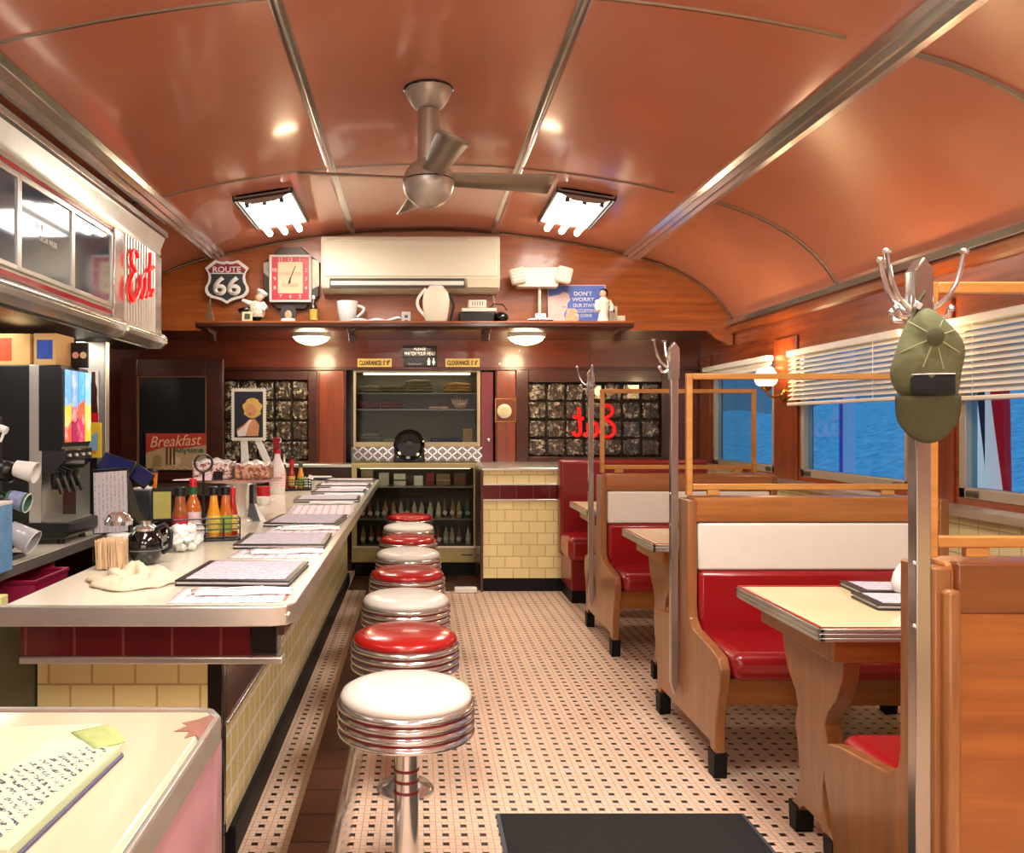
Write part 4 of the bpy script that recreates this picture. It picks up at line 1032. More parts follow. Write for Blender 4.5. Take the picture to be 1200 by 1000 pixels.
# chef
def figure(t, skin, top, legs, hair, h, lean=0.):
    part('trousers', lathe(B(), [(.03, 0), (.034, .03), (.046, .07), (.05, h * .42)], 14), legs, t)
    part('torso', lathe(B(), [(.045, h * .36), (.066, h * .45), (.06, h * .6), (.035, h * .7), (.018, h * .74)], 18, (lean * .3, 0, 0)), top, t)
    part('head', ball(B(), (lean, -.0, h * .82), .036, .036, .042, 16, 12), skin, t)
    part('hair', ball(B(), (lean, .008, h * .85), .039, .036, .036, 14, 8), hair, t)
t = thing('chef_figurine', 'chef figurine in dotted apron leaning over with a black pan', 'figurine', on_shelf(301, 7.82))
SK = mat('figurine_skin', (218, 172, 136), rough=.4)
def dots(name, base, dot, sc):
    m, nt, p = newmat(name); tc = nt.nodes.new('ShaderNodeTexCoord'); v = nt.nodes.new('ShaderNodeTexVoronoi'); v.inputs['Scale'].default_value = sc
    nt.links.new(tc.outputs['Object'], v.inputs['Vector']); d = V(nt, v.outputs['Distance'])
    nt.links.new(mixc(nt, d.lt(.28), srgb(*base), srgb(*dot)), p.inputs['Base Color']); return m
part('trousers', lathe(B(), [(.04, 0), (.03, .02), (.045, .04), (.06, .08)], 14), BLACK, t)
part('apron', lathe(B(), [(.06, .05), (.075, .08), (.08, .13), (.06, .17), (.03, .2)], 18), dots('dotted_apron', (246, 236, 216), (200, 60, 50), 60), t)
part('sleeve', tube(B(), [(-.04, -.01, .17), (-.09, -.02, .185), (-.13, -.02, .205)], [.03, .024, .018], 10), WHITE, t); part('sleeve', tube(B(), [(.05, -.01, .17), (.08, -.03, .14), (.06, -.05, .11)], [.03, .028, .02], 10), WHITE, t)
part('head', ball(B(), (.02, -.02, .225), .036, .036, .04, 16, 10), SK, t)
bm = B(); lathe(bm, [(.036, 0), (.04, .02), (.055, .04), (.05, .06), (.01, .066)], 16, (.03, -.01, .24), RY(30)); part('hat', bm, WHITE, t)
bm = B(); lathe(bm, [(.001, 0), (.06, .004), (.066, .03)], 20, (-.1, -.02, .10), RY(-10), cap=False); part('pan', bm, BLACKG, t, solid=.005)
t = thing('framed_photo', 'tiny cream framed picture standing at the chef figurine\'s feet', 'picture', on_shelf(289.5, 7.74)); t.rotation_euler = (R(-8), 0, 0)
bm = B(); box(bm, -.047, -.026, -.006, .006, 0, .095); box(bm, .026, .047, -.006, .006, 0, .095); box(bm, -.026, .026, -.006, .006, 0, .022); box(bm, -.026, .026, -.006, .006, .073, .095); part('frame', bm, mat('cream_frame', (238, 226, 176), rough=.5), t, bevel=.003)
part('photo', mkbox(-.026, .026, -.001, .004, .022, .073), mat('dark_photo', (70, 76, 72), rough=.5, var=.4, vscale=60), t, smooth=0)
# clock
t = thing('wall_clock', 'square red and cream diner clock on a faceted dark octagonal frame', 'clock', (wx(340.5, 7.92), 7.92, wz(327, 7.92)))
oc = [(.10, .30), (-.10, .30), (-.215, .19), (-.255, .16), (-.255, -.16), (-.13, -.28), (.13, -.28), (.26, -.16), (.27, .16), (.2, .21)]
part('octagon', prism(B(), oc, 'y', .02, .07), mat('dark_facets', (72, 62, 56), rough=.35, metal=.4, var=.2), t, bevel=.01, smooth=20)
part('side_fan', prism(B(), [(.19, .19), (.26, .17), (.265, -.06), (.19, -.1)], 'y', .01, .02), mat('pale_facets', (170, 164, 146), rough=.4, metal=.4, var=.25, vscale=20), t, smooth=0)
part('side_fan', prism(B(), [(-.19, .17), (-.255, .15), (-.25, .06), (-.19, -.0)], 'y', .01, .02), bpy.data.materials['pale_facets'], t, smooth=0)
q = .195; hh = .22
bm = B(); box(bm, -q, q, -.03, .03, hh - .022, hh); box(bm, -q, q, -.03, .03, -hh, -hh + .022); box(bm, -q, -q + .022, -.03, .03, -hh + .022, hh - .022); box(bm, q - .022, q, -.03, .03, -hh + .022, hh - .022)
part('case', bm, WHITE, t, bevel=.008)
part('red_dial', mkbox(-q + .022, q - .022, -.012, .02, -hh + .022, hh - .022), mat('dial_red', (206, 60, 74), rough=.4), t, smooth=0)
part('cream_dial', mkbox(-.115, .115, -.0135, -.012, -.135, .155), mat('dial_cream', (244, 226, 184), rough=.5), t, smooth=0)
for n_, (a, b) in {'12': (0, .178), '1': (.09, .178), '2': (.145, .08), '3': (.145, 0), '4': (.145, -.085), '5': (.09, -.165), '6': (0, -.165), '7': (-.09, -.165), '8': (-.145, -.085), '9': (-.145, 0), '10': (-.145, .08), '11': (-.09, .178)}.items():
    letters('numeral', n_, WHITE, t, (a, -.0145, b), h=.036, bold=.02)
letters('lettering', 'WORCESTER', mat('dial_print', (214, 150, 120), rough=.6), t, (0, -.0145, .045), w=.2, h=.028)
letters('lettering', 'DINER', bpy.data.materials['dial_print'], t, (0, -.0145, -.06), w=.15, h=.035)
for a0, ln, wd in ((22, .125, .008), (200, .05, .01), (187, .045, .012)):
    part('hand', mkbox(-wd / 2, wd / 2, -.019, -.017, -.01, ln, RY(a0), (0, 0, 0)), BLACK, t, smooth=0)
# portrait disc and hot sauce
t = thing('portrait_stand', 'small round dark cut-out portrait of a black-haired person on the shelf', 'ornament', on_shelf(338, 7.8))
bm = B(); lathe(bm, [(.075, 0), (.075, .01)], 28, (0, 0, .085), RX(90)); part('disc', bm, mat('dark_disc', (58, 58, 64), rough=.4), t)
part('face', ball(B(), (.0, -.012, .07), .033, .008, .042, 14, 10), SK, t); part('collar', prism(B(), [(-.075, 0), (.07, 0), (.06, .035), (.0, .045), (-.06, .035)], 'y', -.018, -.008), WHITE, t, bevel=.003)
t = thing('sauce_bottle', 'slim dark sauce bottle with yellow and red label under the clock', 'bottle', on_shelf(367.5, 7.8))
part('glass', lathe(B(), [(.034, 0), (.036, .01), (.036, .13), (.028, .16), (.014, .18), (.012, .22)], 18), mat('dark_bottle', (48, 22, 14), rough=.12, coat=.6), t)
part('label', lathe(B(), [(.037, .02), (.037, .12)], 18, cap=False), mat('label_yellow_red', (230, 190, 80), rough=.6, var=.4, vscale=25), t)
part('cap', lathe(B(), [(.014, .215), (.015, .245), (.006, .25)], 12), WHITE, t)
# mug, rag, socket, pitcher
t = thing('display_mug', 'oversized white coffee mug on the shelf under the air conditioner', 'mug', on_shelf(407, 7.82))
part('body', lathe(B(), [(.001, .004), (.06, 0), (.075, .02), (.09, .12), (.098, .195), (.092, .195), (.085, .12), (.07, .03), (.001, .02)], 30, cap=False), mat('mug_glaze', (236, 240, 236), rough=.15, coat=.5, var=.02), t)
bm = B(); tube(bm, [(.085 + .07 * math.sin(a * PI / 8) , 0, .16 - .11 * a / 8 + .02 * math.sin(a * PI / 8)) for a in range(9)], .013, 8); part('handle', bm, bpy.data.materials['mug_glaze'], t)
t = thing('white_cloth', 'crumpled white cord bundle lying flat on the shelf beside the mug', 'cloth', on_shelf(440, 7.70)); t.scale = (.85, .6, 1)
bm = B(); sheet(bm, 24, 4, lambda u, v: (-.27 + .54 * u, -.05 + .1 * v, .006 + .02 * abs(math.sin(u * 9)) * math.sin(v * PI) + .018 * math.exp(-((u - .95) * 12) ** 2))); part('cloth', bm, PAPER, t, solid=.008)
t = thing('socket_plate', 'white wall socket plate on the bulkhead just above the shelf', 'socket', (wx(476, 7.99), 7.99, SZ + .06))
part('plate', mkbox(-.042, .042, -.008, .008, -.065, .065), WHITE, t, bevel=.005)
for z in (-.028, .02): part('outlet', mkbox(-.014, .014, -.011, -.008, z - .014, z + .014), GREYP, t, bevel=.003)
t = thing('pitcher', 'white plastic pitcher with large loop handle standing on the shelf', 'pitcher', on_shelf(511, 7.712))
t.scale = (1, .42, .96)
part('body', lathe(B(), [(.09, 0), (.1, .02), (.118, .12), (.122, .2), (.11, .27), (.07, .32), (.02, .335)], 30), WARMW, t)
bm = B(); tube(bm, [(-.09 - .08 * math.sin(a * PI / 10), 0, .31 - .27 * a / 10) for a in range(11)], .014, 8); part('handle', bm, WHITE, t)
part('lid', lathe(B(), [(.075, .318), (.06, .335), (.01, .342)], 24), WHITE, t)
bm = B(); tube(bm, [(.13, .02, .0), (.16, .02, .15), (.12, .02, .27)], .012, 8); part('side_loop', bm, BLACK, t)
t = thing('router_box', 'white slotted box standing on a black player with loose cable', 'device', on_shelf(566, 7.82))
part('player', mkbox(-.22, .1, -.07, .07, 0, .095), BLACK, t, bevel=.012)
bm = B(); ball(bm, (.16, 0, .05), .075, .06, .05, 18, 10); part('speaker', bm, BLACKG, t)
part('white_base', mkbox(-.2, .12, -.06, .06, .095, .13), WARMW, t, bevel=.006); part('white_box', mkbox(-.14, .03, -.05, .05, .13, .205), WARMW, t, bevel=.012)
bm = B()
for k in range(5): box(bm, -.1 + k * .022, -.094 + k * .022, -.052, -.049, .155, .19)
part('slots', bm, GREYP, t, smooth=0)
bm = B(); tube(bm, [(.05, -.02, .13), (.1, -.03, .17), (.18, -.02, .165), (.22, 0, .12)], .006, 6); part('cable', bm, BLACK, t)
bm = B(); tube(bm, [(.1, .06, .262), (.105, .06, .22), (.12, .05, .12)], .008, 6); part('hose', bm, mat('grey_hose', (150, 140, 128), rough=.5), t)
# emergency light
t = thing('emergency_light', 'white twin-headed emergency light unit on a pole above the shelf', 'emergency light', (wx(631, 7.87), 7.87, 0))
a, b = wz(339, 7.93), wz(316, 7.93)
part('case', prism(B(), [(-.2, a), (.17, a), (.2, b - .03), (.19, b), (-.19, b), (-.2, b - .03)], 'y', -.07, .06), WARMW, t, bevel=.012)
part('pole', cylz(B(), .01, 0, SZ, a, .014, 12), WARMW, t)
for x, rz_ in ((-.2, -14), (.22, 14)):
    zz = wz(324 if x < 0 else 323, 7.8)
    bm = B(); box(bm, -.07, .07, -.05, .03, -.075, .075); bmesh.ops.rotate(bm, verts=bm.verts, cent=(0, 0, 0), matrix=RY(rz_)); bmesh.ops.translate(bm, verts=bm.verts, vec=(x, -.08, zz))
    hd = part('lamp_head', bm, WARMW, t, bevel=.02)
    bm = B()
    for i in range(4): box(bm, -.052, .052, -.053, -.049, -.055 + i * .03, -.038 + i * .03)
    bmesh.ops.rotate(bm, verts=bm.verts, cent=(0, 0, 0), matrix=RY(rz_)); bmesh.ops.translate(bm, verts=bm.verts, vec=(x, -.08, zz)); part('grille', bm, mat('lamp_grille', (190, 184, 170), rough=.5) if 'lamp_grille' not in bpy.data.materials else bpy.data.materials['lamp_grille'], hd, smooth=0)
t = thing('china_stack', 'blue and white patterned china dish stack at the foot of the emergency light', 'ornament', on_shelf(633, 7.735)); t.scale = (1, .5, 1)
CH = dots('blue_china', (236, 240, 246), (60, 90, 180), 45)
part('dish', lathe(B(), [(.09, 0), (.125, .015), (.1, .03), (.05, .035)], 24), CH, t); part('box', mkbox(-.045, .05, -.03, .03, .03, .075), CH, t, bevel=.008)
# blue sign
t = thing('tin_sign', 'blue cartoon tin sign reading DON\'T WORRY leaning at the right of the shelf', 'sign', (wx(676, 7.955), 7.955, SZ + .001)); t.rotation_euler = (R(-4), 0, 0)
SG = mat('sign_blue', (92, 122, 206), rough=.35, var=.12, vscale=6)
part('plate', mkbox(-.27, .275, -.004, .004, 0, .375), mat('sign_pink_edge', (240, 196, 206), rough=.4), t, bevel=.003)
part('blue_field', mkbox(-.26, .265, -.0055, -.004, .01, .365), SG, t, smooth=0)
part('painted_figure', prism(B(), [(-.268, .0), (-.1, .0), (-.12, .1), (-.09, .15), (-.085, .2), (-.06, .23), (-.075, .29), (-.12, .31), (-.16, .28), (-.268, .26)], 'y', -.0075, -.0055), mat('painted_skin', (240, 206, 196), rough=.5, var=.12, vscale=18), t, smooth=0)
part('painted_patch', prism(B(), [(-.12, .0), (.0, .0), (.02, .06), (-.01, .15), (-.09, .15)], 'y', -.009, -.0075), mat('painted_peach', (236, 190, 150), rough=.5, var=.3, vscale=22), t, smooth=0)
part('painted_smile', mkbox(-.13, -.1, -.0085, -.0075, .16, .166), MAROON, t, smooth=0)
for s_, x_, z_, w_ in (("DON'T", .06, .29, .17), ('WORRY,', .065, .232, .22), ('OUR STAFF IS', .085, .178, .24), ('ACCUSTOMED', .09, .127, .22), ('TO QUEENS', .06, .08, .16)):
    letters('lettering', s_, WHITE, t, (x_, -.0085, z_), w=w_, h=.042 if z_ > .2 else .034, bold=.02)
t = thing('singer_figurine', 'dark-haired figurine in white suit in front of the blue sign', 'figurine', on_shelf(707, 7.72))
part('trousers', lathe(B(), [(.055, 0), (.045, .04), (.04, .1)], 16), mat('suit_cream', (244, 236, 214), rough=.5), t)
part('jacket', lathe(B(), [(.045, .08), (.05, .13), (.06, .18), (.03, .215), (.015, .225)], 16), bpy.data.materials['suit_cream'], t)
for pts in ([(-.05, 0, .19), (-.07, -.02, .13), (-.05, -.03, .1)], [(.05, 0, .19), (.075, -.01, .14), (.07, -.02, .09)]): part('sleeve', tube(B(), pts, .018, 8), bpy.data.materials['suit_cream'], t)
part('head', ball(B(), (-.005, -.01, .25), .03, .03, .036, 14, 10), SK, t)
bm = B(); ball(bm, (.006, .004, .272), .037, .034, .028, 14, 8); ball(bm, (.026, .0, .252), .016, .026, .024, 10, 6); part('hair', bm, BLACK, t)
t = thing('white_ornament', 'stepped white box ornament at the right end of the shelf', 'ornament', on_shelf(717, 7.82))
part('tall_block', mkbox(-.02, .045, -.03, .03, 0, .15), WARMW, t, bevel=.008); part('low_block', mkbox(.03, .12, -.03, .03, 0, .065), WARMW, t, bevel=.012); part('eyes', mkbox(.008, .02, -.032, -.029, .09, .12), BLACK, t, bevel=.003)

# ================================================================== lower back wall
for px in ((419, 459), (522, 562)):
    side = 'left' if px[0] < 480 else 'right'
    t = thing('clearance_sign', 'narrow yellow clearance sign above the %s corner of the glass display case opening' % side, 'sign', (wx(sum(px) / 2, YL - .02), YL - .02, wz(425.5, YL)), 0, 'clearance signs')
    w = (px[1] - px[0]) * YL / F / 2
    part('plate', mkbox(-w, w, -.005, .02, -.044, .044), mat('sign_yellow', (236, 204, 120), rough=.4) if side == 'left' else bpy.data.materials['sign_yellow'], t, bevel=.002)
    letters('lettering', "CLEARANCE: 5' 8\"", BLACK, t, (0, -.007, 0), w=w * 1.8, h=.05, bold=.02)
t = thing('warning_sign', 'black sign with white lettering asking to watch your head above the opening', 'sign', (wx(492, YL - .03), YL - .03, wz(412.5, YL)))
part('plate', mkbox(-.18, .18, -.006, .03, -.06, .06), mat('sign_brown_black', (40, 28, 24), rough=.4), t, bevel=.003)
letters('lettering', 'PLEASE', WARMW, t, (0, -.0075, .03), w=.13, h=.032, shear=.2, bold=.01); letters('lettering', 'WATCH YOUR HEAD', WARMW, t, (0, -.0075, -.022), w=.32, h=.036, shear=.2, bold=.012)
t = thing('restroom_sign', 'black restroom sign with white figure symbols under the warning sign', 'sign', (wx(493, YL - .03), YL - .03, wz(424.5, YL)))
part('plate', mkbox(-.17, .17, -.006, .03, -.045, .045), BLACK, t, bevel=.003)
letters('lettering', 'Restrooms', mat('grey_print', (150, 148, 144), rough=.5), t, (-.06, -.0075, -.02), w=.14, h=.022)
for x in (.085, .135):
    bm = B(); cyly(bm, -.009, -.006, x, .032, .009, 12); prism(bm, [(x - .016, .02), (x + .016, .02), (x + .014, -.035), (x - .014, -.035)] if x < .1 else [(x - .008, .02), (x + .008, .02), (x + .02, -.012), (x + .008, -.012), (x + .008, -.035), (x - .008, -.035), (x - .008, -.012), (x - .02, -.012)], 'y', -.009, -.006); part('symbol', bm, WHITE, t, smooth=0)
t = thing('thermostat', 'round cream thermostat dial on a square wall plate beside the opening', 'thermostat', (wx(592.5, YL - .03), YL - .03, wz(481, YL)))
part('plate', mkbox(-.105, .105, -.008, .0, -.12, .12), mat('plate_brown', (120, 62, 38), rough=.35, metal=.3), t, bevel=.004)
bm = B(); 
for a, b, c, d in ((-.11, .11, .115, .123), (-.11, .11, -.123, -.115), (-.11, -.103, -.115, .115), (.103, .11, -.115, .115)): box(bm, a, b, -.011, -.004, c, d)
part('plate_rim', bm, BRASS, t, smooth=0)
part('dial', lathe(B(), [(.075, 0), (.075, .02), (.06, .032), (.001, .034)], 32, (-.015, -.008, -.01), RX(90)), WARMW, t); part('dial_face', lathe(B(), [(.045, .0), (.045, .004)], 24, (-.015, -.042, -.01), RX(90)), mat('dial_tan', (224, 206, 170), rough=.5), t)
for z in (.0,): part('screw', ball(B(), (.085, -.01, .1), .007, seg=8, rings=5), BRASS, t)
for i, (px, py) in enumerate(((585.5, 426.5), (608.5, 411.5))):
    single('bell_switch', lathe(B(), [(.014, 0), (.014, .012), (.004, .018)], 14, (0, 0, 0), RX(90)), WARMW, ('small white button stud on the wall left of the booth-side dome lamp glow' if i == 0 else 'small round cream bell button on the wall under the booth-side dome lamp'), 'button', (wx(px, YL), YL, wz(py, YL)))
# chalkboard unit
cy = 8.2
t = thing('chalkboard', 'tall dark wood framed black chalkboard in the far left corner', 'chalkboard', (0, cy, 0))
X0, X1 = wx(143, cy), wx(262, cy)
bm = B(); xa, xb, z0_, z1_ = wx(162, cy), wx(243, cy), wz(553, cy), wz(441, cy)
box(bm, X0, xa, -.03, .03, .957, 2.13); box(bm, xb, X1, -.03, .03, .957, 2.13); box(bm, xa, xb, -.03, .03, z1_, 2.13); box(bm, xa, xb, -.03, .03, .957, z0_); part('frame', bm, MAHOGD, t, bevel=.006)
part('board', mkbox(xa, xb, -.012, .012, z0_, z1_), mat('slate_board', (20, 24, 26), rough=.3, coat=.3, var=.3, vscale=3), t, smooth=0)
bm = B(); e = .012
box(bm, xa, xa + e, -.034, -.01, z0_, z1_); box(bm, xb - e, xb, -.034, -.01, z0_, z1_); box(bm, xa, xb, -.034, -.01, z1_ - e, z1_); part('bead', bm, mat('tan_bead', (130, 84, 56), rough=.5), t, smooth=0)
px0, px1 = wx(170.5, 8.14), wx(241, 8.14); pz0, pz1 = wz(551, 8.14), wz(508, 8.14)
t = thing('breakfast_sign', 'red and tan retro poster reading Breakfast Anytime at the foot of the chalkboard', 'poster', ((px0 + px1) / 2, 8.155, pz0))
w = (px1 - px0) / 2; h = pz1 - pz0
part('sheet', mkbox(-w, w, -.003, .003, 0, h), mat('poster_tan', (186, 158, 112), rough=.6, var=.1, vscale=6), t, smooth=0)
part('red_field', prism(B(), [(-w, h * .46), (-w * .4, h * .62), (w * .2, h * .58), (w, h * .68), (w, h), (-w, h)], 'y', -.005, -.003), mat('poster_red', (176, 50, 30), rough=.6), t, smooth=0)
letters('lettering', 'Breakfast', mat('poster_cream', (232, 196, 150), rough=.6), t, (-.0, -.0065, h * .8), w=w * 1.72, h=h * .3, shear=.35, tilt=3)
letters('lettering', 'Anytime', mat('poster_green', (60, 110, 84), rough=.6), t, (w * .42, -.0065, h * .53), w=w * 1.0, h=h * .2, bold=.02, tilt=1)
bm = B(); cyly(bm, -.006, -.003, .0, h * .24, h * .13, 20); part('plate_print', bm, mat('print_pale', (206, 186, 152), rough=.6), t, smooth=0)
part('pot_print', prism(B(), [(-w * .8, h * .1), (-w * .5, h * .08), (-w * .46, h * .3), (-w * .55, h * .42), (-w * .75, h * .38)], 'y', -.006, -.003), mat('print_olive', (150, 128, 70), rough=.6), t, smooth=0)
bm = B()
for k in range(3): box(bm, -w * .33 + k * .035, -w * .33 + k * .035 + .018, -.007, -.003, h * .14, h * .62)
part('bacon_print', bm, mat('print_brown', (92, 46, 34), rough=.6), t, smooth=0)
bm = B(); tube(bm, [(-w * .5 + w * .95 * k / 14, -.006, h * .05 + .01 * math.sin(k * 1.7)) for k in range(15)], .004, 5); part('script_print', bm, bpy.data.materials['poster_cream'], t)
# pin-up poster, a generic portrait
pc = 8.0
t = thing('portrait_poster', 'dark stamp-shaped portrait poster with perforated white edge on white legs', 'poster', (wx(291.5, pc), pc, 0))
w, z0_, z1_ = 19.5 * pc / F, wz(516, pc), wz(456, pc)
bm = B(); pts = []
nn, mm = 12, 19
for i in range(nn): pts += [(-w + 2 * w * i / nn, z0_), (-w + 2 * w * (i + .5) / nn, z0_ - .012)]
for i in range(mm): pts += [(w, z0_ + (z1_ - z0_) * i / mm), (w + .012, z0_ + (z1_ - z0_) * (i + .5) / mm)]
for i in range(nn): pts += [(w - 2 * w * i / nn, z1_), (w - 2 * w * (i + .5) / nn, z1_ + .012)]
for i in range(mm): pts += [(-w, z1_ - (z1_ - z0_) * i / mm), (-w - .012, z1_ - (z1_ - z0_) * (i + .5) / mm)]
part('stamp_edge', prism(bm, pts, 'y', -.004, .004), mat('stamp_cream', (236, 230, 212), rough=.6), t, smooth=0)
part('dark_field', mkbox(-w + .022, w - .022, -.0055, -.004, z0_ + .025, z1_ - .025), mat('stamp_dark', (30, 32, 46), rough=.5, var=.2, vscale=6), t, smooth=0)
zc = (z0_ + z1_) / 2
def flat(pts, lay): return prism(B(), [(a, zc + b) for a, b in pts], 'y', -.0055 - .0012 * lay, -.0055)
part('painted_shoulder', flat([(-.1, -.2), (.09, -.2), (.1, -.1), (.06, -.04), (.0, -.05), (-.05, -.1), (-.11, -.14)], 1), mat('paint_skin_tan', (214, 150, 102), rough=.6, var=.1, vscale=9), t, smooth=0)
part('painted_dress', flat([(-.1, -.205), (-.03, -.2), (.0, -.1), (.03, -.05), (.015, -.045), (-.04, -.11), (-.11, -.16)], 2), mat('paint_white', (232, 222, 212), rough=.6), t, smooth=0)
part('painted_hair', flat([(.035 + (.088 + .012 * math.sin(a * 2.2)) * math.cos(a * PI / 10), .06 + .095 * math.sin(a * PI / 10)) for a in range(20)], 2), mat('paint_blond', (226, 186, 96), rough=.6, var=.15, vscale=20), t, smooth=0)
part('painted_face', flat([(.02 + .05 * math.cos(a * PI / 8), .04 + .062 * math.sin(a * PI / 8)) for a in range(16)], 3), bpy.data.materials['paint_skin_tan'], t, smooth=0)
part('painted_lips', flat([(-.005, .005), (.012, .0), (.03, .006), (.012, .014)], 4), REDP, t, smooth=0)
bm = B()
for x0_, x1_, a in ((-.055, -.02, -.02), (.07, .26, .08)):
    prism(bm, [(x0_ - .025, z0_ + .01), (x0_ + .04, z0_ + .01), (x1_ + .03, .98), (x1_ - .045, .98)], 'y', .005, .02)
part('white_leg', bm, WHITE, t, smooth=0)

# ================================================================== glass display cases in the opening
t = thing('lower_display_case', 'wide glass-fronted display case of souvenirs with pale yellow frame at the end of the aisle', 'display case', (0, 0, 0))
PF = mat('pale_olive_frame', (176, 160, 104), rough=.35, metal=.2)
X0, X1 = wx(412, 8.42), wx(561, 8.42); Z0, Z1 = .14, wz(543, 8.42)
bm = B(); y0, y1 = 8.42, 8.9
box(bm, X0, X0 + .05, y0, y0 + .05, .14, Z1); box(bm, X1 - .05, X1, y0, y0 + .05, .14, Z1); box(bm, X0 + .05, X1 - .05, y0, y0 + .05, Z1 - .05, Z1); box(bm, X0 + .05, X1 - .05, y0, y0 + .05, .14, .30)
part('frame', bm, PF, t, bevel=.004)
bm = B(); box(bm, X0, X0 + .02, y0 + .05, y1, .14, Z1); box(bm, X1 - .02, X1, y0 + .05, y1, .14, Z1); box(bm, X0, X1, y1, y1 + .02, .14, Z1); box(bm, X0 + .02, X1 - .02, y0 + .05, y1, Z1 - .03, Z1); box(bm, X0 + .02, X1 - .02, y0 + .05, y1, .28, .30); part('carcass', bm, mat('case_dark', (92, 80, 62), rough=.6), t, smooth=0)
part('kick_base', mkbox(X0 + .03, X1 - .03, y0 + .04, y1, .0, .14), BASEB, t, smooth=0)
part('glass_front', mkbox(X0 + .05, X1 - .05, y0 + .02, y0 + .026, .30, Z1 - .05), CASEG, t, smooth=0)
part('case_glow_strip', mkbox(X0 + .08, X1 - .08, y0 + .08, y0 + .11, Z1 - .06, Z1 - .032), mat('lower_case_glow', (255, 236, 204), emit=4, var=0), t, smooth=0)  # glowing strip added to brighten the souvenirs
part('steel_strip', mkbox(X0 + .01, X1 - .01, y0 - .006, y0, .285, .302), STEEL, t, smooth=0)
part('vent_slot', mkbox(X1 - .17, X1 - .06, y0 - .004, y0, .21, .222), BLACK, t, smooth=0)
for z in (.56, .88): part('shelf', mkbox(X0 + .02, X1 - .02, y0 + .08, y1, z - .008, z), mat('case_shelf', (150, 146, 132), rough=.3) if z < .6 else bpy.data.materials['case_shelf'], t, smooth=0)
rr = random.Random(5)
gc = [(176, 140, 80), (150, 44, 34), (216, 200, 160), (90, 110, 92), (226, 214, 190), (130, 80, 50)]
BT = [mat('souvenir_%d' % i, c, rough=.3, coat=.2) for i, c in enumerate(gc)]
def bottle0():
    t = thing('souvenir_bottle', 'small souvenir bottle with white tag standing in the lower display case', 'bottle', (0, 0, 0), 0, 'bottles in the lower display case')
    part('glass', lathe(B(), [(.024, 0), (.026, .01), (.026, .1), (.012, .13), (.011, .16)], 14), BT[0], t); part('cap', lathe(B(), [(.013, .155), (.013, .178), (.004, .18)], 10), GREYP, t)
    part('tag', mkbox(-.02, .02, -.034, -.03, .03, .07, RY(30)), WARMW, t, smooth=0)
    return t
b0 = bottle0(); b0.location = (X0 + .1, 8.6, .302)
first = True
for z in (.30, .56):
    for k in range(15):
        x = X0 + .1 + k * (X1 - X0 - .2) / 14
        if first: first = False; continue
        c = dup(b0, (x + rr.uniform(-.012, .012), 8.56 + rr.uniform(0, .1), z + .002), rr.uniform(-20, 20))
        ch = [o for o in c.children if o.name.startswith('glass')][0]
        ch.data = ch.data.copy(); ch.data.materials[0] = rr.choice(BT)
for k, (x, w, h, c) in enumerate(((-.5, .12, .16, (170, 150, 110)), (-.33, .1, .13, (206, 200, 186)), (-.17, .12, .12, (236, 226, 208)), (.02, .09, .1, (230, 230, 226)), (.14, .08, .13, (140, 40, 60)), (.27, .14, .12, (130, 110, 84)), (.44, .12, .13, (100, 76, 50)))):
    nm = ('tan', 'grey', 'white', 'pale', 'crimson', 'brown striped', 'dark brown')[k]
    t = thing('gift_box', '%s gift box on the top shelf of the lower display case' % nm, 'box', (x, 8.68, .882), 0, 'gift boxes in the lower display case')
    part('box', mkbox(-w / 2, w / 2, -.05, .05, 0, h), mat('gift_%d' % k, c, rough=.6, var=.15), t, bevel=.003); part('band', mkbox(-w / 2 - .001, w / 2 + .001, -.051, .051, h * .4, h * .55), BT[(k + 1) % 6], t, smooth=0)
def tag0(): pass
t = thing('upper_display_case', 'glass wall case with folded shirts on shelves inside the opening', 'display case', (0, 0, 0))
yu = 8.97
X0, X1 = wx(414, yu), wx(563, yu); Z0, Z1 = wz(524, yu), wz(434, yu)
CF = mat('cream_case_frame', (196, 180, 148), rough=.4, metal=.15)
bm = B(); e = .045
box(bm, X0, X0 + e * .6, yu, yu + .05, Z0, Z1); box(bm, X1 - e * .8, X1, yu, yu + .05, Z0, Z1); box(bm, X0 + e * .6, X1 - e * .8, yu, yu + .05, Z0, Z0 + .05); box(bm, X0 + e * .6, X1 - e * .8, yu, yu + .05, Z1 - .02, Z1); part('frame', bm, CF, t, bevel=.004)
bm = B(); box(bm, X0, X1, 9.42, 9.44, Z0, Z1); box(bm, X0, X0 + .02, yu + .05, 9.42, Z0, Z1); box(bm, X1 - .02, X1, yu + .05, 9.42, Z0, Z1); box(bm, X0 + .02, X1 - .02, yu + .05, 9.42, Z0, Z0 + .03); box(bm, X0 + .02, X1 - .02, yu + .05, 9.42, Z1 - .02, Z1); part('carcass', bm, mat('case_grey', (150, 144, 126), rough=.6), t, smooth=0)
part('glass_front', mkbox(X0 + .03, X1 - .03, yu + .02, yu + .025, Z0 + .05, Z1 - .02), CASEG, t, smooth=0)
shz = [Z0 + .03, wz(480, 9.15), wz(461, 9.15)]
for z in shz[1:]: part('shelf', mkbox(X0 + .025, X1 - .025, yu + .07, 9.41, z - .01, z), mat('glass_shelf', (150, 156, 150), rough=.1, coat=.5) if 'glass_shelf' not in bpy.data.materials else bpy.data.materials['glass_shelf'], t, smooth=0)
part('case_glow_strip', mkbox(X0 + .1, X1 - .1, 9.1, 9.14, Z1 - .04, Z1 - .022), mat('case_glow_lit', (255, 240, 214), emit=7, var=0), t, smooth=0)  # emissive strip that lightens the case interior
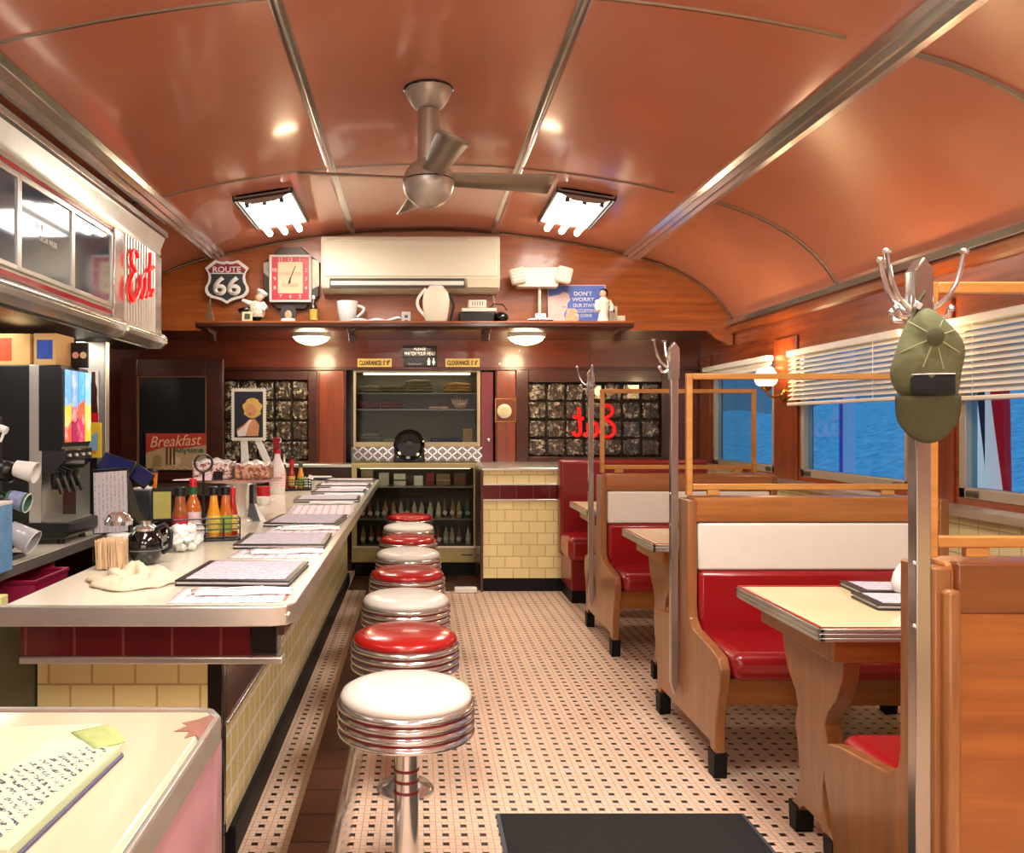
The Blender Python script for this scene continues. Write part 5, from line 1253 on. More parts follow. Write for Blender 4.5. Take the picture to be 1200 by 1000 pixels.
def shirts(label, px, z, w, n_, c, c2=None):
    x = wx(px, 9.2)
    t = thing('folded_shirts', label, 'shirts', (x, 9.2, z + .006), 0, 'folded shirts in the upper case')
    for k in range(n_):
        bm = B(); ww = w * (1 - .06 * k)
        sheet(bm, 14, 6, lambda u, v: ((u - .5) * ww, (v - .5) * .26, .02 + k * .03 + .016 * (1 - abs(2 * u - 1) ** 3) * (1 - abs(2 * v - 1) ** 3) + .004 * math.sin(u * 13 + k)))
        part('shirt', bm, mat('shirt_%s' % label[:9].strip().replace(' ', '_'), c, rough=.9, var=.2, vscale=14) if k == 0 else t.children[0].data.materials[0], t, solid=.026)
shirts('grey folded shirts at the left of the top shelf', 434, shz[2], .24, 2, (140, 128, 108))
shirts('olive folded shirts second along on the top shelf', 460, shz[2], .23, 2, (128, 120, 92))
shirts('tall stack of khaki shirts in the middle of the top shelf', 490, shz[2], .32, 4, (138, 130, 104))
shirts('tan folded shirts at the right of the top shelf', 536, shz[2], .3, 3, (188, 150, 100))
shirts('maroon folded shirts on the middle shelf', 432, shz[1], .22, 2, (104, 20, 30)); shirts('crimson folded shirts on the middle shelf', 459, shz[1], .25, 2, (112, 22, 34))
shirts('pale grey folded shirts on the bottom shelf', 434, shz[0], .24, 3, (130, 124, 112)); shirts('beige folded shirt lying on the bottom shelf', 461, shz[0], .22, 1, (156, 142, 116))
single('navy_shirt', mkbox(-.17, .17, -.12, .12, 0, .06), mat('navy_cloth', (34, 38, 56), rough=.9), 'navy folded cloth on the bottom shelf of the upper case', 'cloth', (wx(522, 9.2), 9.2, shz[0] + .003), bevel=.02)
t = thing('kraft_bag', 'upright tan paper bag at the right end of the bottom shelf', 'bag', (wx(548, 9.2), 9.2, shz[0] + .002)); part('bag', mkbox(-.05, .05, -.04, .04, 0, .16), KRAFT, t, bevel=.004); part('fold', mkbox(-.05, .05, -.042, -.038, .13, .16), KRAFT, t, smooth=0)
t = thing('conch_shell', 'large spiky pink conch shell on the middle shelf', 'shell', (wx(539, 9.15), 9.15, shz[1] + .003))
bm = B(); ball(bm, (0, 0, .045), .07, .06, .045, 16, 10)
for k in range(7):
    a = -.09 + k * .03; lathe(bm, [(.02, 0), (.012, .03), (.002, .07 + .03 * math.sin(k))], 8, (a * .7, 0, .06), RY(a * 300))
part('shell', bm, mat('shell_pink', (226, 184, 160), rough=.4, var=.15, vscale=20), t)
t = thing('starfish', 'flat pink dried starfish lying beside the conch shell', 'starfish', (wx(513, 9.12), 9.12, shz[1] + .002))
bm = B(); prism(bm, [((.12 if k % 2 == 0 else .045) * math.cos(k * PI / 5), (.09 if k % 2 == 0 else .035) * math.sin(k * PI / 5)) for k in range(10)], 'z', 0, .03); part('body', bm, bpy.data.materials['shell_pink'], t, bevel=.01)
# quilted steel strip and round speaker
t = thing('quilted_strip', 'diamond quilted steel strip between the two display cases', 'panel', (0, 0, 0))
za, zb = Z1 * 0 + wz(545, 8.96), Z0
part('sheet', mkbox(X0 - .02, X1, 8.955, 8.968, 1.08, zb), mat('dark_steel', (120, 116, 110), rough=.2, metal=1), t, smooth=0)
bm = B(); d = (zb - 1.09)
k = 0; x = X0
hgt = zb - 1.09
while x < X1 - .02:
    for s in (0, 1):
        for r_ in range(2):
            c0 = (x + .052, 8.953, 1.09 + (r_ + .5) * hgt / 2)
            ln = math.hypot(.104, hgt / 2)
            ang = math.degrees(math.atan2(hgt / 2, .104)) * (1 if s else -1)
            box(bm, c0[0] - ln / 2, c0[0] + ln / 2, 8.949, 8.957, c0[2] - .006, c0[2] + .006, RY(ang), c0)
    x += .104
part('quilting', bm, CHROME, t, smooth=0)
t = thing('round_speaker', 'black round speaker on a stand on top of the lower display case', 'speaker', (wx(479.5, 8.7), 8.7, wz(543, 8.42)))
part('base', prism(B(), [(-.16, 0), (.16, 0), (.15, .14), (.11, .2), (-.11, .2), (-.15, .14)], 'y', -.05, .05), BLACK, t, bevel=.01)
part('ring', lathe(B(), [(.12, 0), (.155, 0), (.158, .05), (.14, .06), (.118, .04)], 36, (0, -.02, .175), RX(90), cap=False), BLACKG, t)
part('cone', lathe(B(), [(.125, .02), (.06, -.0), (.04, .03), (.001, .035)], 32, (0, -.02, .175), RX(90), cap=False), mat('cone_grey', (44, 46, 48), rough=.4), t)
for x in (-.11, .11): part('knob', ball(B(), (x, -.055, .05), .014, seg=10, rings=6), CHROME, t)
# ================================================================== things on the lunch counter
def onc(px, py): Y = (EYE - CT) / (py - FY) * F; return (wx(px, Y), Y, CT)
MENU = scrib('menu_print', 'y', 26., (208, 202, 214), (160, 150, 168)); MENU2 = scrib('mat_print', 'x', 22., (246, 238, 242), (214, 160, 182))
def menu(label, x0, x1, y0, y1, rz=0, grp='menus on the counter', z=CT):
    cx, cy_ = (x0 + x1) / 2, (y0 + y1) / 2; w, d = (x1 - x0) / 2, (y1 - y0) / 2
    t = thing('menu_folder', label, 'menu', (cx, cy_, z + .0015), rz, grp)
    part('back_cover', mkbox(-w, w, -d, d, .0, .006), BLACK, t, bevel=.002); part('front_cover', mkbox(-w, w, -d, d, .014, .02), BLACK, t, bevel=.002)
    part('pages', mkbox(-w + .006, w - .006, -d + .006, d - .004, .006, .014), PAPER, t, smooth=0)
    part('printed_sheet', mkbox(-w + .03, w - .02, -d + .025, d - .02, .02, .0212), MENU, t, smooth=0)
    return t
def paper(label, x0, x1, y0, y1, rz=0, m=None, h=.0, z=CT, name='paper_placemat', cat='placemat', grp='paper placemats'):
    cx, cy_ = (x0 + x1) / 2, (y0 + y1) / 2; w, d = (x1 - x0) / 2, (y1 - y0) / 2
    t = thing(name, label, cat, (cx, cy_, z), rz, grp)
    bm = B(); sheet(bm, 8, 8, lambda u, v: ((u - .5) * 2 * w, (v - .5) * 2 * d, .002 + h * (u * u) * (v * v)))
    part('sheet', bm, m or MENU2, t, solid=.001)
    return t
def napkin(label, x, y, w=.24, d=.09, rz=0, z=CT + .004, fork=True):
    t = thing('napkin_roll', label, 'napkin', (x, y, z), rz, 'napkin rolls with cutlery')
    bm = B(); sheet(bm, 10, 8, lambda u, v: ((u - .5) * w, (v - .5) * d * (1 - .3 * u), .003 + .012 * math.sin(v * PI) ** .6 + .002 * math.sin(u * 11))); part('napkin', bm, PAPER, t, solid=.003)
    if fork:
        bm = B(); tube(bm, [(-w * .55, -.012, .008), (-w * .2, -.012, .018), (w * .2, -.01, .021)], [.008, .0035, .004], 8); part('fork', bm, CHROME, t)
    return t
rows = [  # near edge y, far edge y, menu x0, x1 ; and what says which one
    (2.84, 3.26, -.80, -.415, 'open pale-faced black menu folder nearest the camera, beside the crumpled towel'),
    (3.70, 4.10, -.80, -.402, 'black menu folder beside the near condiment caddy'),
    (4.50, 4.95, -.80, -.41, 'black menu folder just past the near condiment caddy, before the pink placemat'),
    (5.92, 6.28, -.86, -.405, 'thick black menu folder level with the red-topped spray bottle'),
    (6.62, 6.92, -.82, -.402, 'black menu folder beyond the spray bottle, fifth along the counter'),
    (7.28, 7.60, -.86, -.402, 'black menu folder beside the far condiment caddy'),
    (7.98, 8.28, -.86, -.402, 'farthest black menu folder at the end of the counter')]
for i, (a, b, x0_, x1_, lab) in enumerate(rows):
    menu(lab, x0_, x1_, a, b, (-2, 1, -3, 2, 0, 1, 0)[i])
    where = ('nearest the camera by the towel', 'before the second menu folder', 'before the third menu folder', 'before the thick menu folder', 'before the fifth menu folder', 'before the sixth menu folder', 'before the last menu folder')[i]
    if i != 3: paper('printed paper placemat sticking out ' + where, x0_ + .04, x1_ + .0, a - .26, a - .02, (3, -2, 2, 0, 0, 1, 0)[i], h=.0)
    if i < 6: napkin('white napkin roll lying on paper ' + where, (x0_ + x1_) / 2 + .06, a - .12, .3, .1, (4, 8, 6, -4, 3, 2)[i], fork=i < 3)
paper('pale pink printed placemat lying open between two menu folders', -.80, -.40, 5.08, 5.70, 4, MENU2, .0, grp='paper placemats')
# towel
t = thing('dish_towel', 'crumpled cream towel lying near the counter\'s near edge', 'towel', onc(158, 683))
def tw(u, v):
    a = u * 2 * PI; r = v
    rr_ = .155 * r * (1 + .12 * math.sin(3 * a) + .06 * math.sin(7 * a))
    z = .03 * (1 - r ** 1.6) * (1 + .6 * math.sin(2 * a + 1)) + .016 * math.sin(r * 15 + 2 * a) * (1 - r) + .008 * abs(math.sin(5 * a + r * 7)) * (1 - .5 * r) + .004
    return (rr_ * math.cos(a) * 1.05, rr_ * math.sin(a) * .95, max(z, .004))
bm = B(); sheet(bm, 48, 14, tw); bmesh.ops.remove_doubles(bm, verts=bm.verts, dist=.0008); part('cloth', bm, mat('towel_cream', (226, 212, 184), rough=.95, var=.1, vscale=30, bmp=.5), t, solid=.006, smooth=80)
bm = B(); tube(bm, [(-.02 + .055 * math.cos(k * .45), -.005 + .05 * math.sin(k * .45), .03 + .012 * math.sin(k * .9)) for k in range(11)], [.011 + .005 * math.sin(k) for k in range(11)], 10); part('twisted_fold', bm, bpy.data.materials['towel_cream'], t)
# toothpicks
jx = onc(131, 667)
t = thing('toothpick_jar', 'square clear jar of wooden toothpicks at the counter\'s inner edge', 'jar', jx)
bm = B(); a = .055
for s in (0, 1):
    k = .0 if s == 0 else .003
part('jar', mkbox(-a, a, -a, a, 0, .105), glassmat('jar_glass', (246, 248, 248), .3), t, bevel=.012, segs=3)
part('rim', lathe(B(), [(.056, .1), (.06, .104), (.06, .112), (.054, .113)], 24, cap=False), CLEAR, t)
bm = B(); r5 = random.Random(11)
for k in range(230):
    x, y = r5.uniform(-.046, .046), r5.uniform(-.046, .046); dx, dy = r5.uniform(-.012, .012), r5.uniform(-.012, .012)
    tube(bm, [(x, y, .006), (max(-.048, min(.048, x + dx)), max(-.048, min(.048, y + dy)), r5.uniform(.10, .118))], .0021, 5)
tp = single('toothpicks', bm, mat('toothpick_wood', (240, 206, 164), rough=.7, var=.08, vscale=50), 'loose bundle of pale wooden toothpicks filling the square jar', 'toothpicks', jx); tp['kind'] = 'stuff'
# sugar
t = thing('sugar_dispenser', 'glass sugar dispenser with domed chrome lid behind the toothpick jar', 'sugar dispenser', onc(139, 655))
part('jar', lathe(B(), [(.05, 0), (.053, .006), (.05, .06), (.053, .13), (.05, .145)], 28), CLEAR, t)
part('sugar', lathe(B(), [(.045, .006), (.046, .10), (.03, .105)], 24), PAPER, t)
part('lid', lathe(B(), [(.055, .138), (.056, .155), (.05, .162), (.04, .178), (.02, .19), (.001, .193)], 28), CHROME, t)
bm = B(); tube(bm, [(-.01, -.02, .18), (-.022, -.04, .172)], .012, 8); part('flap', bm, CHROME, t)
# black pots
def pot(label, loc, k=1.):
    t = thing('round_pot', label, 'pot', loc, 0, 'round black pots')
    part('body', lathe(B(), [(.035 * k, 0), (.052 * k, .008 * k), (.065 * k, .03 * k), (.071 * k, .062 * k), (.068 * k, .09 * k), (.056 * k, .115 * k), (.04 * k, .13 * k), (.036 * k, .134 * k)], 36), BLACKG, t, smooth=80)
    part('seam', lathe(B(), [(.0705 * k, .055 * k), (.0722 * k, .058 * k), (.0712 * k, .061 * k)], 36, cap=False), GREYP, t)
    part('lid', lathe(B(), [(.04 * k, .13 * k), (.042 * k, .14 * k), (.03 * k, .148 * k), (.012 * k, .152 * k), (.012 * k, .165 * k), (.002 * k, .168 * k)], 28), CHROME, t)
    bm = B(); tube(bm, [(.035 * k, .02, .13 * k), (.075 * k, .02, .15 * k), (.1 * k, .02, .12 * k), (.095 * k, .02, .06 * k), (.065 * k, .02, .04 * k)], .009 * k, 8); part('handle', bm, BLACK, t)
    return t
pot('glossy black round pot with chrome lid beside the toothpick jar', onc(169, 661))
pot('smaller black round pot tucked behind the nearer black pot', onc(174, 649), .82)
# creamers
def creamers(label, loc, r, n_, grp):
    t = thing('glass_bowl', label, 'bowl', loc)
    part('bowl', lathe(B(), [(r * .6, 0), (r * .62, .004), (r * .85, .03), (r, .07), (r * 1.02, .075)], 28, cap=False), CLEAR, t, solid=.003)
    c0 = thing('creamer_cup', 'small white creamer cup piled in the glass bowl, ' + grp, 'creamer', (0, 0, 0), 0, 'creamers in the bowl ' + grp)
    part('cup', lathe(B(), [(.013, 0), (.0195, .03)], 16), WHITE, c0); part('foil', lathe(B(), [(.022, .03), (.022, .032)], 16), PAPER, c0)
    rr_ = random.Random(n_); first_ = True
    for k in range(n_):
        a = rr_.uniform(0, 2 * PI); d = r * .68 * math.sqrt(rr_.random()); z = .01 + .095 * k / n_ * (1 - .4 * d / r)
        p = (loc[0] + d * math.cos(a), loc[1] + d * math.sin(a), loc[2] + z)
        c = c0 if first_ else dup(c0, p); first_ = False
        c.location = p; c.rotation_euler = (rr_.uniform(-1.2, 1.2), rr_.uniform(-1.2, 1.2), rr_.uniform(0, 6))
creamers('clear glass bowl of white creamer cups in front of the near condiment caddy', onc(213, 646), .088, 30, 'nearest the camera')
creamers('small clear bowl of creamer cups by the far condiment caddy', onc(360, 572), .07, 10, 'at the far end')
# condiment caddies
def caddy(label, loc, k, tag):
    t = thing('wire_caddy', label, 'caddy', (loc[0], loc[1], loc[2] + .001), 18, 'wire condiment caddies')
    a, b = .15 * k, .075 * k
    part('tray', mkbox(-a, a, -b, b, 0, .012), BLACK, t, bevel=.004)
    bm = B()
    for z in (.02, .055, .08, .105): tube(bm, [(-a, -b, z * k), (a, -b, z * k), (a, b, z * k), (-a, b, z * k)], .0035, 6, True)
    for x in (-a, -a * .05, a * .5, a):
        for y in (-b, b): tube(bm, [(x, y, .0), (x, y, .108 * k)], .0035, 6)
    part('wire_basket', bm, BLACK, t)
    bm = B(); tube(bm, [(-.01, 0, .01), (-.01, 0, .32 * k)], .006, 8); tube(bm, [(-.01 + .04 * k * math.cos(i * PI / 10), 0, .36 * k + .04 * k * math.sin(i * PI / 10)) for i in range(20)], .0055, 8, True); part('ring_handle', bm, BLACK, t)
    return t
def sauce(label, loc, k, m, lm, cm, r=.03, h=.19, neck=.011, tag=None):
    t = thing('sauce_bottle', label, 'bottle', loc, 0, 'sauce bottles in the caddies')
    part('glass', lathe(B(), [(r * .95 * k, 0), (r * k, .006), (r * k, h * .48 * k), (r * .75 * k, h * .6 * k), (neck * 1.2 * k, h * .7 * k), (neck * k, h * .86 * k)], 20), m, t)
    part('label', lathe(B(), [(r * 1.02 * k, h * .1 * k), (r * 1.02 * k, h * .44 * k)], 20, cap=False), lm, t)
    part('cap', lathe(B(), [(neck * 1.25 * k, h * .84 * k), (neck * 1.25 * k, h * k), (neck * .6 * k, h * 1.02 * k)], 14), cm, t)
    return t
OR = mat('orange_sauce', (196, 104, 36), rough=.1, coat=.5, var=.2, vscale=20); RS = mat('red_sauce', (168, 36, 18), rough=.1, coat=.5); YS = mat('yellow_sauce', (222, 150, 40), rough=.1, coat=.5); BS = mat('brown_sauce', (150, 84, 40), rough=.1, coat=.5)
LBW = mat('label_pink', (226, 196, 196), rough=.6, var=.2, vscale=30); LBY = mat('label_yellow', (236, 204, 90), rough=.6, var=.25, vscale=30); LBG = mat('label_green', (150, 176, 70), rough=.6, var=.3, vscale=40); LBR = mat('label_red', (190, 44, 60), rough=.6, var=.2, vscale=30)
GRN = mat('green_neck', (24, 84, 48), rough=.4)
cl = onc(241, 633)
cd = caddy('black wire caddy of hot sauces with ring handle nearest the camera', cl, 1.0, 'near')
def rel(dx, dy, dz=.0145): c, s = math.cos(R(18)), math.sin(R(18)); return (cl[0] + c * dx - s * dy, cl[1] + s * dx + c * dy, cl[2] + dz)
sauce('orange sauce bottle with black cap at the left end of the near caddy', rel(-.115, -.012), 1, BS, LBR, BLACK, .036, .235, .02)
sb = sauce('orange sauce bottle with red cap and green neck band in the near caddy', rel(-.055, .03), 1, OR, LBW, REDP, .038, .27, .014)
part('neck_band', lathe(B(), [(.0185, .2), (.0185, .236)], 14, cap=False), GRN, sb)
sauce('yellow sauce bottle with black cap in the middle of the near caddy', rel(.035, -.028), 1, YS, LBY, BLACK, .03, .235, .016)
sauce('amber sauce bottle with green label and black cap in the near caddy', rel(.09, -.02), 1, OR, LBG, BLACK, .03, .235, .017)
sauce('small red pepper sauce bottle with red cap at the right end of the near caddy', rel(.128, .025), 1, RS, LBY, REDP, .022, .225, .011)
t = thing('folded_card', 'small white folded card tucked into the front of the near caddy', 'card', rel(-.045, -.062, .02), 10)
part('card', prism(B(), [(-.035, .03), (.0, .09), (.04, .04), (.03, .0), (-.03, .0)], 'y', -.002, .002), PAPER, t, smooth=0)
part('fold', mkbox(-.03, .03, .002, .004, .0, .035), PAPER, t, smooth=0)
c2 = onc(345, 575)
cd2 = caddy('smaller black wire caddy of sauces far along the counter', c2, .85, 'far')
for dx, dy, m, lm, cm, h, lab in ((-.08, -.01, OR, LBR, BLACK, .2, 'amber sauce bottle with black cap in the far caddy'), (-.02, -.01, RS, LBY, REDP, .24, 'red sauce bottle with red cap in the far caddy'), (.05, .0, YS, LBG, GRN, .21, 'yellow sauce bottle with green cap in the far caddy')):
    sauce(lab, (c2[0] + dx, c2[1] + dy + dx * .3, c2[2] + .0145), 1., m, lm, cm, .028, h, .014)
# cake stand
cs = onc(282, 614); cs = (wx(278, 4.75), 4.75, CT + .001)
zp = wz(561, 4.75) - CT
t = thing('cake_stand', 'steel pedestal cake stand holding wrapped cakes in the middle of the counter', 'cake stand', cs)
part('plate', lathe(B(), [(.02, zp - .02), (.24, zp - .012), (.25, zp), (.02, zp)], 40), mat('stand_pinkish', (214, 176, 168), rough=.25, metal=.5), t)
part('pedestal', lathe(B(), [(.085, 0), (.08, .012), (.05, .03), (.045, .12), (.06, zp - .03), (.09, zp - .018)], 32), mat('pedestal_cream', (222, 214, 198), rough=.3, metal=.3), t)
def crumb(name, a, b, sc): 
    m, nt, p = newmat(name); tc = nt.nodes.new('ShaderNodeTexCoord'); n1 = noise(nt, mapping(nt, tc), sc, 4, .7)
    nt.links.new(mixc(nt, ((n1 - .5) * 9. + .5).mx(0.).mn(1.), srgb(*a), srgb(*b)), p.inputs['Base Color']); p.inputs['Roughness'].default_value = .4; bump(nt, p, n1, .5); return m
def loaf(label, x, w, h, m, frost):
    t = thing('wrapped_cake', label, 'cake', (cs[0] + x, cs[1] - .02, CT + zp), 0, 'cakes on the stand')
    part('cake', mkbox(-w / 2, w / 2, -.09, .09, 0, h), m, t, bevel=.02, segs=3)
    bm = B(); sheet(bm, 14, 8, lambda u, v: ((u - .5) * w * .98, (v - .5) * .17, h - .004 + .02 * math.sin(u * PI) * math.sin(v * PI) + .006 * math.sin(u * 19 + v * 7))); part('wrap', bm, frost, t, solid=.006)
    return t
WRAP = mat('plastic_wrap', (240, 236, 230), rough=.2, coat=.4, var=.1, vscale=25)
loaf('speckled pink and white cake on the left of the stand', -.12, .21, .095, crumb('speckled_cake', (226, 206, 196), (120, 60, 50), 60), WRAP)
loaf('brown crumbly cake on the right of the stand', .1, .19, .085, crumb('brown_cake', (120, 62, 40), (206, 160, 130), 50), WRAP)
single('price_tag', mkbox(-.026, .026, -.002, .002, 0, .045), BLACK, 'small blank black tag leaning on the speckled cake', 'tag', (wx(254.5, 4.6), 4.62, CT + zp + .002), bevel=.001)
paper('pale pink paper sheet folded under the speckled cake', cs[0] - .3, cs[0] - .1, cs[1] - .24, cs[1] - .13, 10, PINKP, .03, CT + zp + .003, 'wrapping_paper', 'paper', None)
t = thing('table_tent', 'black and white folded card standing in front of the cake stand', 'card', onc(299, 611))
part('front', prism(B(), [(-.05, .0), (.055, .0), (.0, .1), (-.03, .1)], 'y', -.004, .004), GREYP, t, smooth=0); part('white_edge', prism(B(), [(.03, .0), (.06, .0), (.01, .1), (-.005, .1)], 'y', -.007, -.004), PAPER, t, smooth=0); part('back_leaf', prism(B(), [(-.05, 0), (.04, 0), (.0, .1), (-.03, .1)], 'y', .03, .034), BLACK, t, smooth=0)
t = thing('napkin_holder', 'cream napkin holder with black side behind the cake stand', 'napkin dispenser', onc(285, 598))
part('shell', mkbox(-.075, .05, -.06, .06, 0, .17), mat('holder_cream', (226, 218, 200), rough=.35), t, bevel=.01); part('black_side', mkbox(.05, .075, -.06, .06, 0, .165), BLACK, t, bevel=.005)
t = thing('red_tin', 'small red round tin beside the napkin holder', 'tin', onc(309, 589)); part('can', lathe(B(), [(.045, 0), (.045, .1)], 24), REDP, t); part('lid', lathe(B(), [(.047, .098), (.047, .11), (.03, .113)], 24), REDP, t)
t = thing('small_bowl', 'small white china cup in front of the red tin', 'cup', onc(309, 592)); part('cup', lathe(B(), [(.025, 0), (.04, .015), (.048, .055), (.044, .055), (.03, .012)], 24, cap=False), WHITE, t)
bm = B(); tube(bm, [(.045, 0, .045), (.065, 0, .04), (.06, 0, .02), (.04, 0, .018)], .005, 6); part('handle', bm, WHITE, t)
sp = onc(325, 579)
t = thing('spray_bottle', 'white spray bottle with red trigger head standing on the counter', 'spray bottle', sp)
k = sp[1] / F
part('bottle_body', lathe(B(), [(.055, 0), (.06, .01), (.062, .18), (.05, .23), (.026, .28), (.022, .32)], 26), mat('translucent_white', (242, 232, 226), rough=.35), t)
part('printed_marks', lathe(B(), [(.0628, .06), (.0628, .17)], 26, cap=False), scrib('red_marks', 'z', 60., (242, 226, 222), (214, 90, 90)), t)
part('collar', lathe(B(), [(.026, .315), (.026, .345)], 18), REDP, t)
bm = B(); prism(bm, [(-.035, .0), (.01, .0), (.018, .03), (.015, .06), (.03, .075), (.02, .095), (-.02, .095), (-.042, .08), (-.04, .05), (-.028, .03)], 'y', -.018, .018); bmesh.ops.translate(bm, verts=bm.verts, vec=(0, 0, .345)); part('trigger_head', bm, mat('dark_red_plastic', (140, 14, 34), rough=.35), t, bevel=.006)
part('nozzle', mkbox(.0, .03, -.012, .012, .40, .43), WHITE, t, bevel=.004)
t = thing('squirt_bottle', 'dark squeeze bottle with white nozzle next to the far caddy', 'bottle', onc(333, 572)); part('bottle_body', lathe(B(), [(.04, 0), (.042, .15), (.03, .18)], 20), BLACK, t); part('nozzle', lathe(B(), [(.036, .18), (.036, .2), (.012, .215), (.004, .27)], 18), WHITE, t)
t = thing('card_tray', 'low black tray of papers on the counter at the far wall', 'tray', onc(376, 563)); part('tray', mkbox(-.12, .12, -.06, .06, 0, .03), BLACK, t, bevel=.006); part('papers', mkbox(-.1, .1, -.05, .05, .03, .04), PAPER, t, smooth=0)

# order pad on the near counter
t = thing('order_pad', 'pale green pad of handwritten order slips lying on the near counter', 'order pad', (-.49, 1.24, CT + .001), 8)
t.rotation_euler = (0, 0, 0)
P_ = lambda px, py: (wx(px, (EYE - CT) / (py - FY) * F), (EYE - CT) / (py - FY) * F)
q = [P_(-60, 868), P_(118, 862), P_(142, 888), P_(10, 1015), P_(-200, 1015)]
q = [(a + .49, b - 1.24) for a, b in q]
GP = mat('pale_green_paper', (196, 208, 168), rough=.8, var=.04)
part('card_back', prism(B(), [(a * 1.0 + .004, b) for a, b in q], 'z', 0, .004), mat('grey_card', (96, 92, 120), rough=.8), t, smooth=0)
part('slips', prism(B(), q, 'z', .004, .02), GP, t, bevel=.002)
m, nt, p = newmat('green_slip_handwriting'); tc, (x_, y_, z_) = coords(nt)
u_ = (x_ * .72 + y_ * .69); v_ = (y_ * .72 - x_ * .69)
nw = noise(nt, mapping(nt, tc), 95., 3, .8); nl = noise(nt, mapping(nt, tc), 30., 1)
row = ((u_ * 70. + nl * .5).fract() - .5).abs()
ink = row.lt(.26) * nw.gt(.52) * v_.lt(.12)
nt.links.new(mixc(nt, ink, srgb(200, 208, 180), srgb(60, 62, 84)), p.inputs['Base Color']); p.inputs['Roughness'].default_value = .85
top = [P_(62, 882), P_(112, 884), P_(128, 893), P_(-10, 1012), P_(-120, 1012)]; top = [(a + .49, b - 1.24) for a, b in top]
part('written_slip', prism(B(), top, 'z', .02, .0212), m, t, smooth=0)
bm = B(); c0 = P_(112, 866); c1 = P_(140, 886)
sheet(bm, 8, 4, lambda u, v: (c0[0] + .49 + (c1[0] - c0[0]) * u + .01 * v - .03 * (1 - v), c0[1] - 1.24 + (c1[1] - c0[1]) * u - .03 * (1 - v), .021 + .012 * v * v * math.sin(u * PI))); part('curled_corner', bm, mat('torn_green', (176, 188, 120), rough=.8, var=.15, vscale=60), t, solid=.001)

# ================================================================== things on the nearest booth table
TZ = .8625
t = menu('black folder with pale printed menu on the near booth table, farther from the table end', 1.66, 2.0, 3.15, 3.36, -5, 'menus on the booth table', TZ)
t = menu('black folder with pale printed menu on the near booth table, closer to the coat post', 1.59, 1.96, 2.91, 3.13, -5, 'menus on the booth table', TZ + .0)
t = thing('napkin_tuft', 'white paper napkin standing up by the menus on the near booth table', 'napkin', (1.80, 3.16, TZ + .02)); bm = B(); lathe(bm, [(.03, 0), (.038, .03), (.03, .07), (.012, .1), (.002, .108)], 14); part('tuft', bm, PAPER, t)

# ================================================================== olive cap on the nearest coat post
OL = mat('olive_cotton', (98, 100, 66), rough=.9, var=.12, vscale=40, bmp=.25); OLD = mat('olive_cotton_dark', (74, 74, 46), rough=.9, var=.12, vscale=40, bmp=.25)
Yc = 1.94
t = thing('hanging_cap', 'olive green cap with black flag patch hanging from the coat post hook', 'cap', (wx(1087, Yc), Yc, wz(423, Yc)), -31); t.scale = (.84, .84, .92)
def crown(u, v):
    a = u * 2 * PI; p = v * PI / 2            # v=0 rim, v=1 top (towards the camera)
    cr, sr = math.cos(p), math.sin(p)
    x = .082 * cr * math.cos(a) * (1 + .10 * (math.sin(a) < 0) * abs(math.sin(a)))
    z = .128 * cr * math.sin(a)
    x *= 1 - .32 * max(0, math.sin(a)) ** 2
    y = -.075 * sr + .01 * math.sin(a * 3 + 1) * cr + .004 * math.sin(6 * a) * sr * cr
    return (x + .006 * math.sin(z * 40), y, z)
bm = B(); sheet(bm, 48, 12, crown); bmesh.ops.remove_doubles(bm, verts=bm.verts, dist=.0006); part('crown', bm, OL, t, solid=.004, smooth=80)
bm = B(); sheet(bm, 16, 8, lambda u, v: ((u - .5) * .15 * (1 - .10 * v ** 3), -.045 - .018 * math.cos((u - .5) * PI) + .05 * v * .4, -.088 - (.115 * math.cos((u - .5) * PI * .8) ** .5) * v + .0)); part('bill', bm, OLD, t, solid=.005, smooth=80)
part('button', lathe(B(), [(.02, 0), (.021, .004), (.013, .009), (.002, .01)], 14, (.018, -.078, .052), RX(90)), OLD, t)
bm = B()
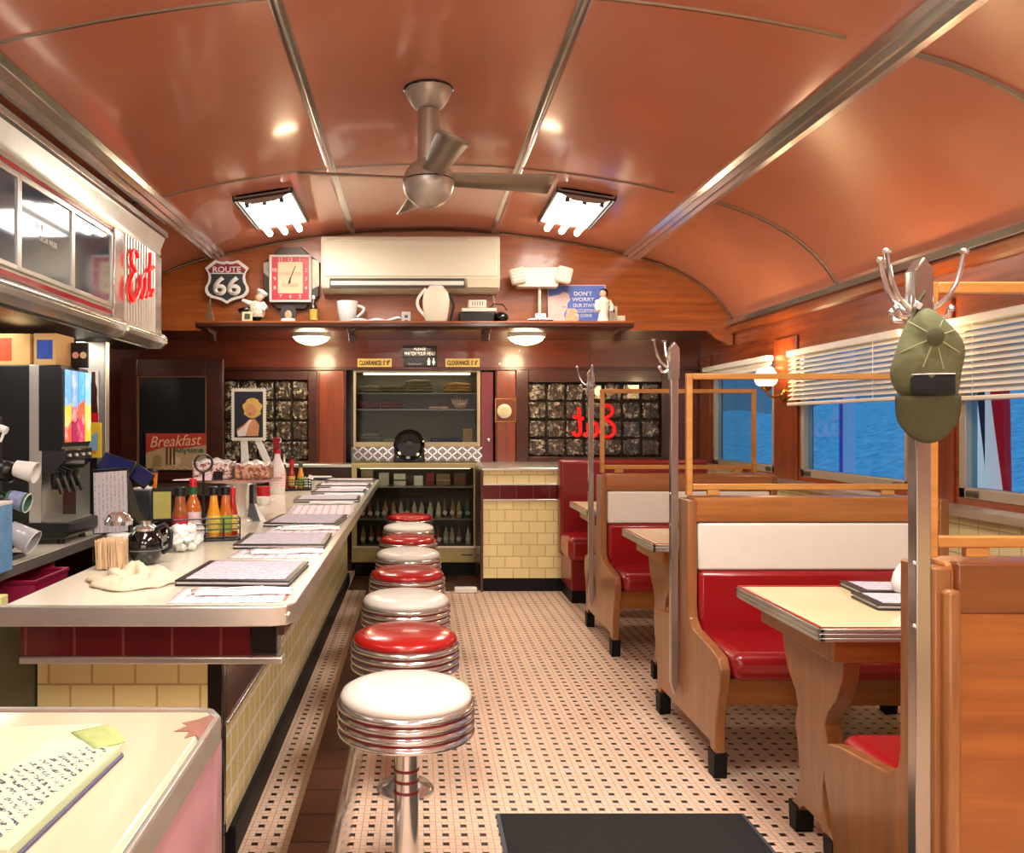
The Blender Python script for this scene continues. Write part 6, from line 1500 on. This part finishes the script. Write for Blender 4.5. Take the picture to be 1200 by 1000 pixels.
for a in range(8):
    an = a * PI / 4 + .3; pts = []
    for k in range(7):
        x, z = .018 + .012 * (k + 1) * math.cos(an), .052 + .016 * (k + 1) * math.sin(an)
        rr_ = (x / .084) ** 2 + (z / .13) ** 2
        if rr_ < .9 and z > -.028: pts.append((x, -.0765 * math.sqrt(max(0, 1 - rr_)) - .001, z))
    if len(pts) > 2: tube(bm, pts, .0018, 5)
part('seam', bm, mat('pale_seam', (150, 152, 110), rough=.9), t)
bm = B(); sheet(bm, 10, 3, lambda u, v: (-.038 + .1 * u, -.079 * math.sqrt(max(.02, 1 - ((-.038 + .1 * u) / .1) ** 2 - .22)) - .004, -.085 + .048 * v)); part('patch', bm, mat('black_patch', (22, 22, 24), rough=.9), t, solid=.002)
bm = B(); tube(bm, [(-.038 + .1 * k / 10, -.079 * math.sqrt(max(.02, 1 - ((-.038 + .1 * k / 10) / .1) ** 2 - .22)) - .006, -.036) for k in range(11)], .0014, 5); part('patch_edge', bm, PAPER, t)
bm = B(); sheet(bm, 10, 3, lambda u, v: (-.075 + .05 * u + .006 * v, -.01 + .03 * v - .012, -.02 + .16 * u - .02 * v)); part('back_strap', bm, OL, t, solid=.003, smooth=80)
bm = B(); box(bm, -.032, -.012, -.022, -.012, .128, .145, RY(30)); part('buckle', bm, STEEL, t, bevel=.002)
bm = B(); sheet(bm, 10, 2, lambda u, v: (-.034 + .028 * u, -.012 + .008 * v, .118 + .045 * u + .012 * v)); part('strap_loop', bm, OLD, t, solid=.003)
# ================================================================== daylight and view settings
w = bpy.data.worlds.new('World'); scene.world = w; w.use_nodes = True
nt = w.node_tree; bg = nt.nodes['Background']
tc = nt.nodes.new('ShaderNodeTexCoord'); sp = nt.nodes.new('ShaderNodeSeparateXYZ'); nt.links.new(tc.outputs['Generated'], sp.inputs[0])
f = V(nt, sp.outputs[2])
nt.links.new(mixc(nt, (f * 2. + .2).mx(0.).mn(1.), srgb(120, 190, 240), srgb(60, 120, 220)), bg.inputs['Color'])
bg.inputs['Strength'].default_value = .55
scene.view_settings.view_transform = 'Standard'
scene.view_settings.look = 'None'
scene.view_settings.exposure = 0.0
scene.view_settings.gamma = 1.0
scene.cycles.max_bounces = 10
scene.cycles.transparent_max_bounces = 16
scene.cycles.sample_clamp_indirect = 6
scene.cycles.use_denoising = True
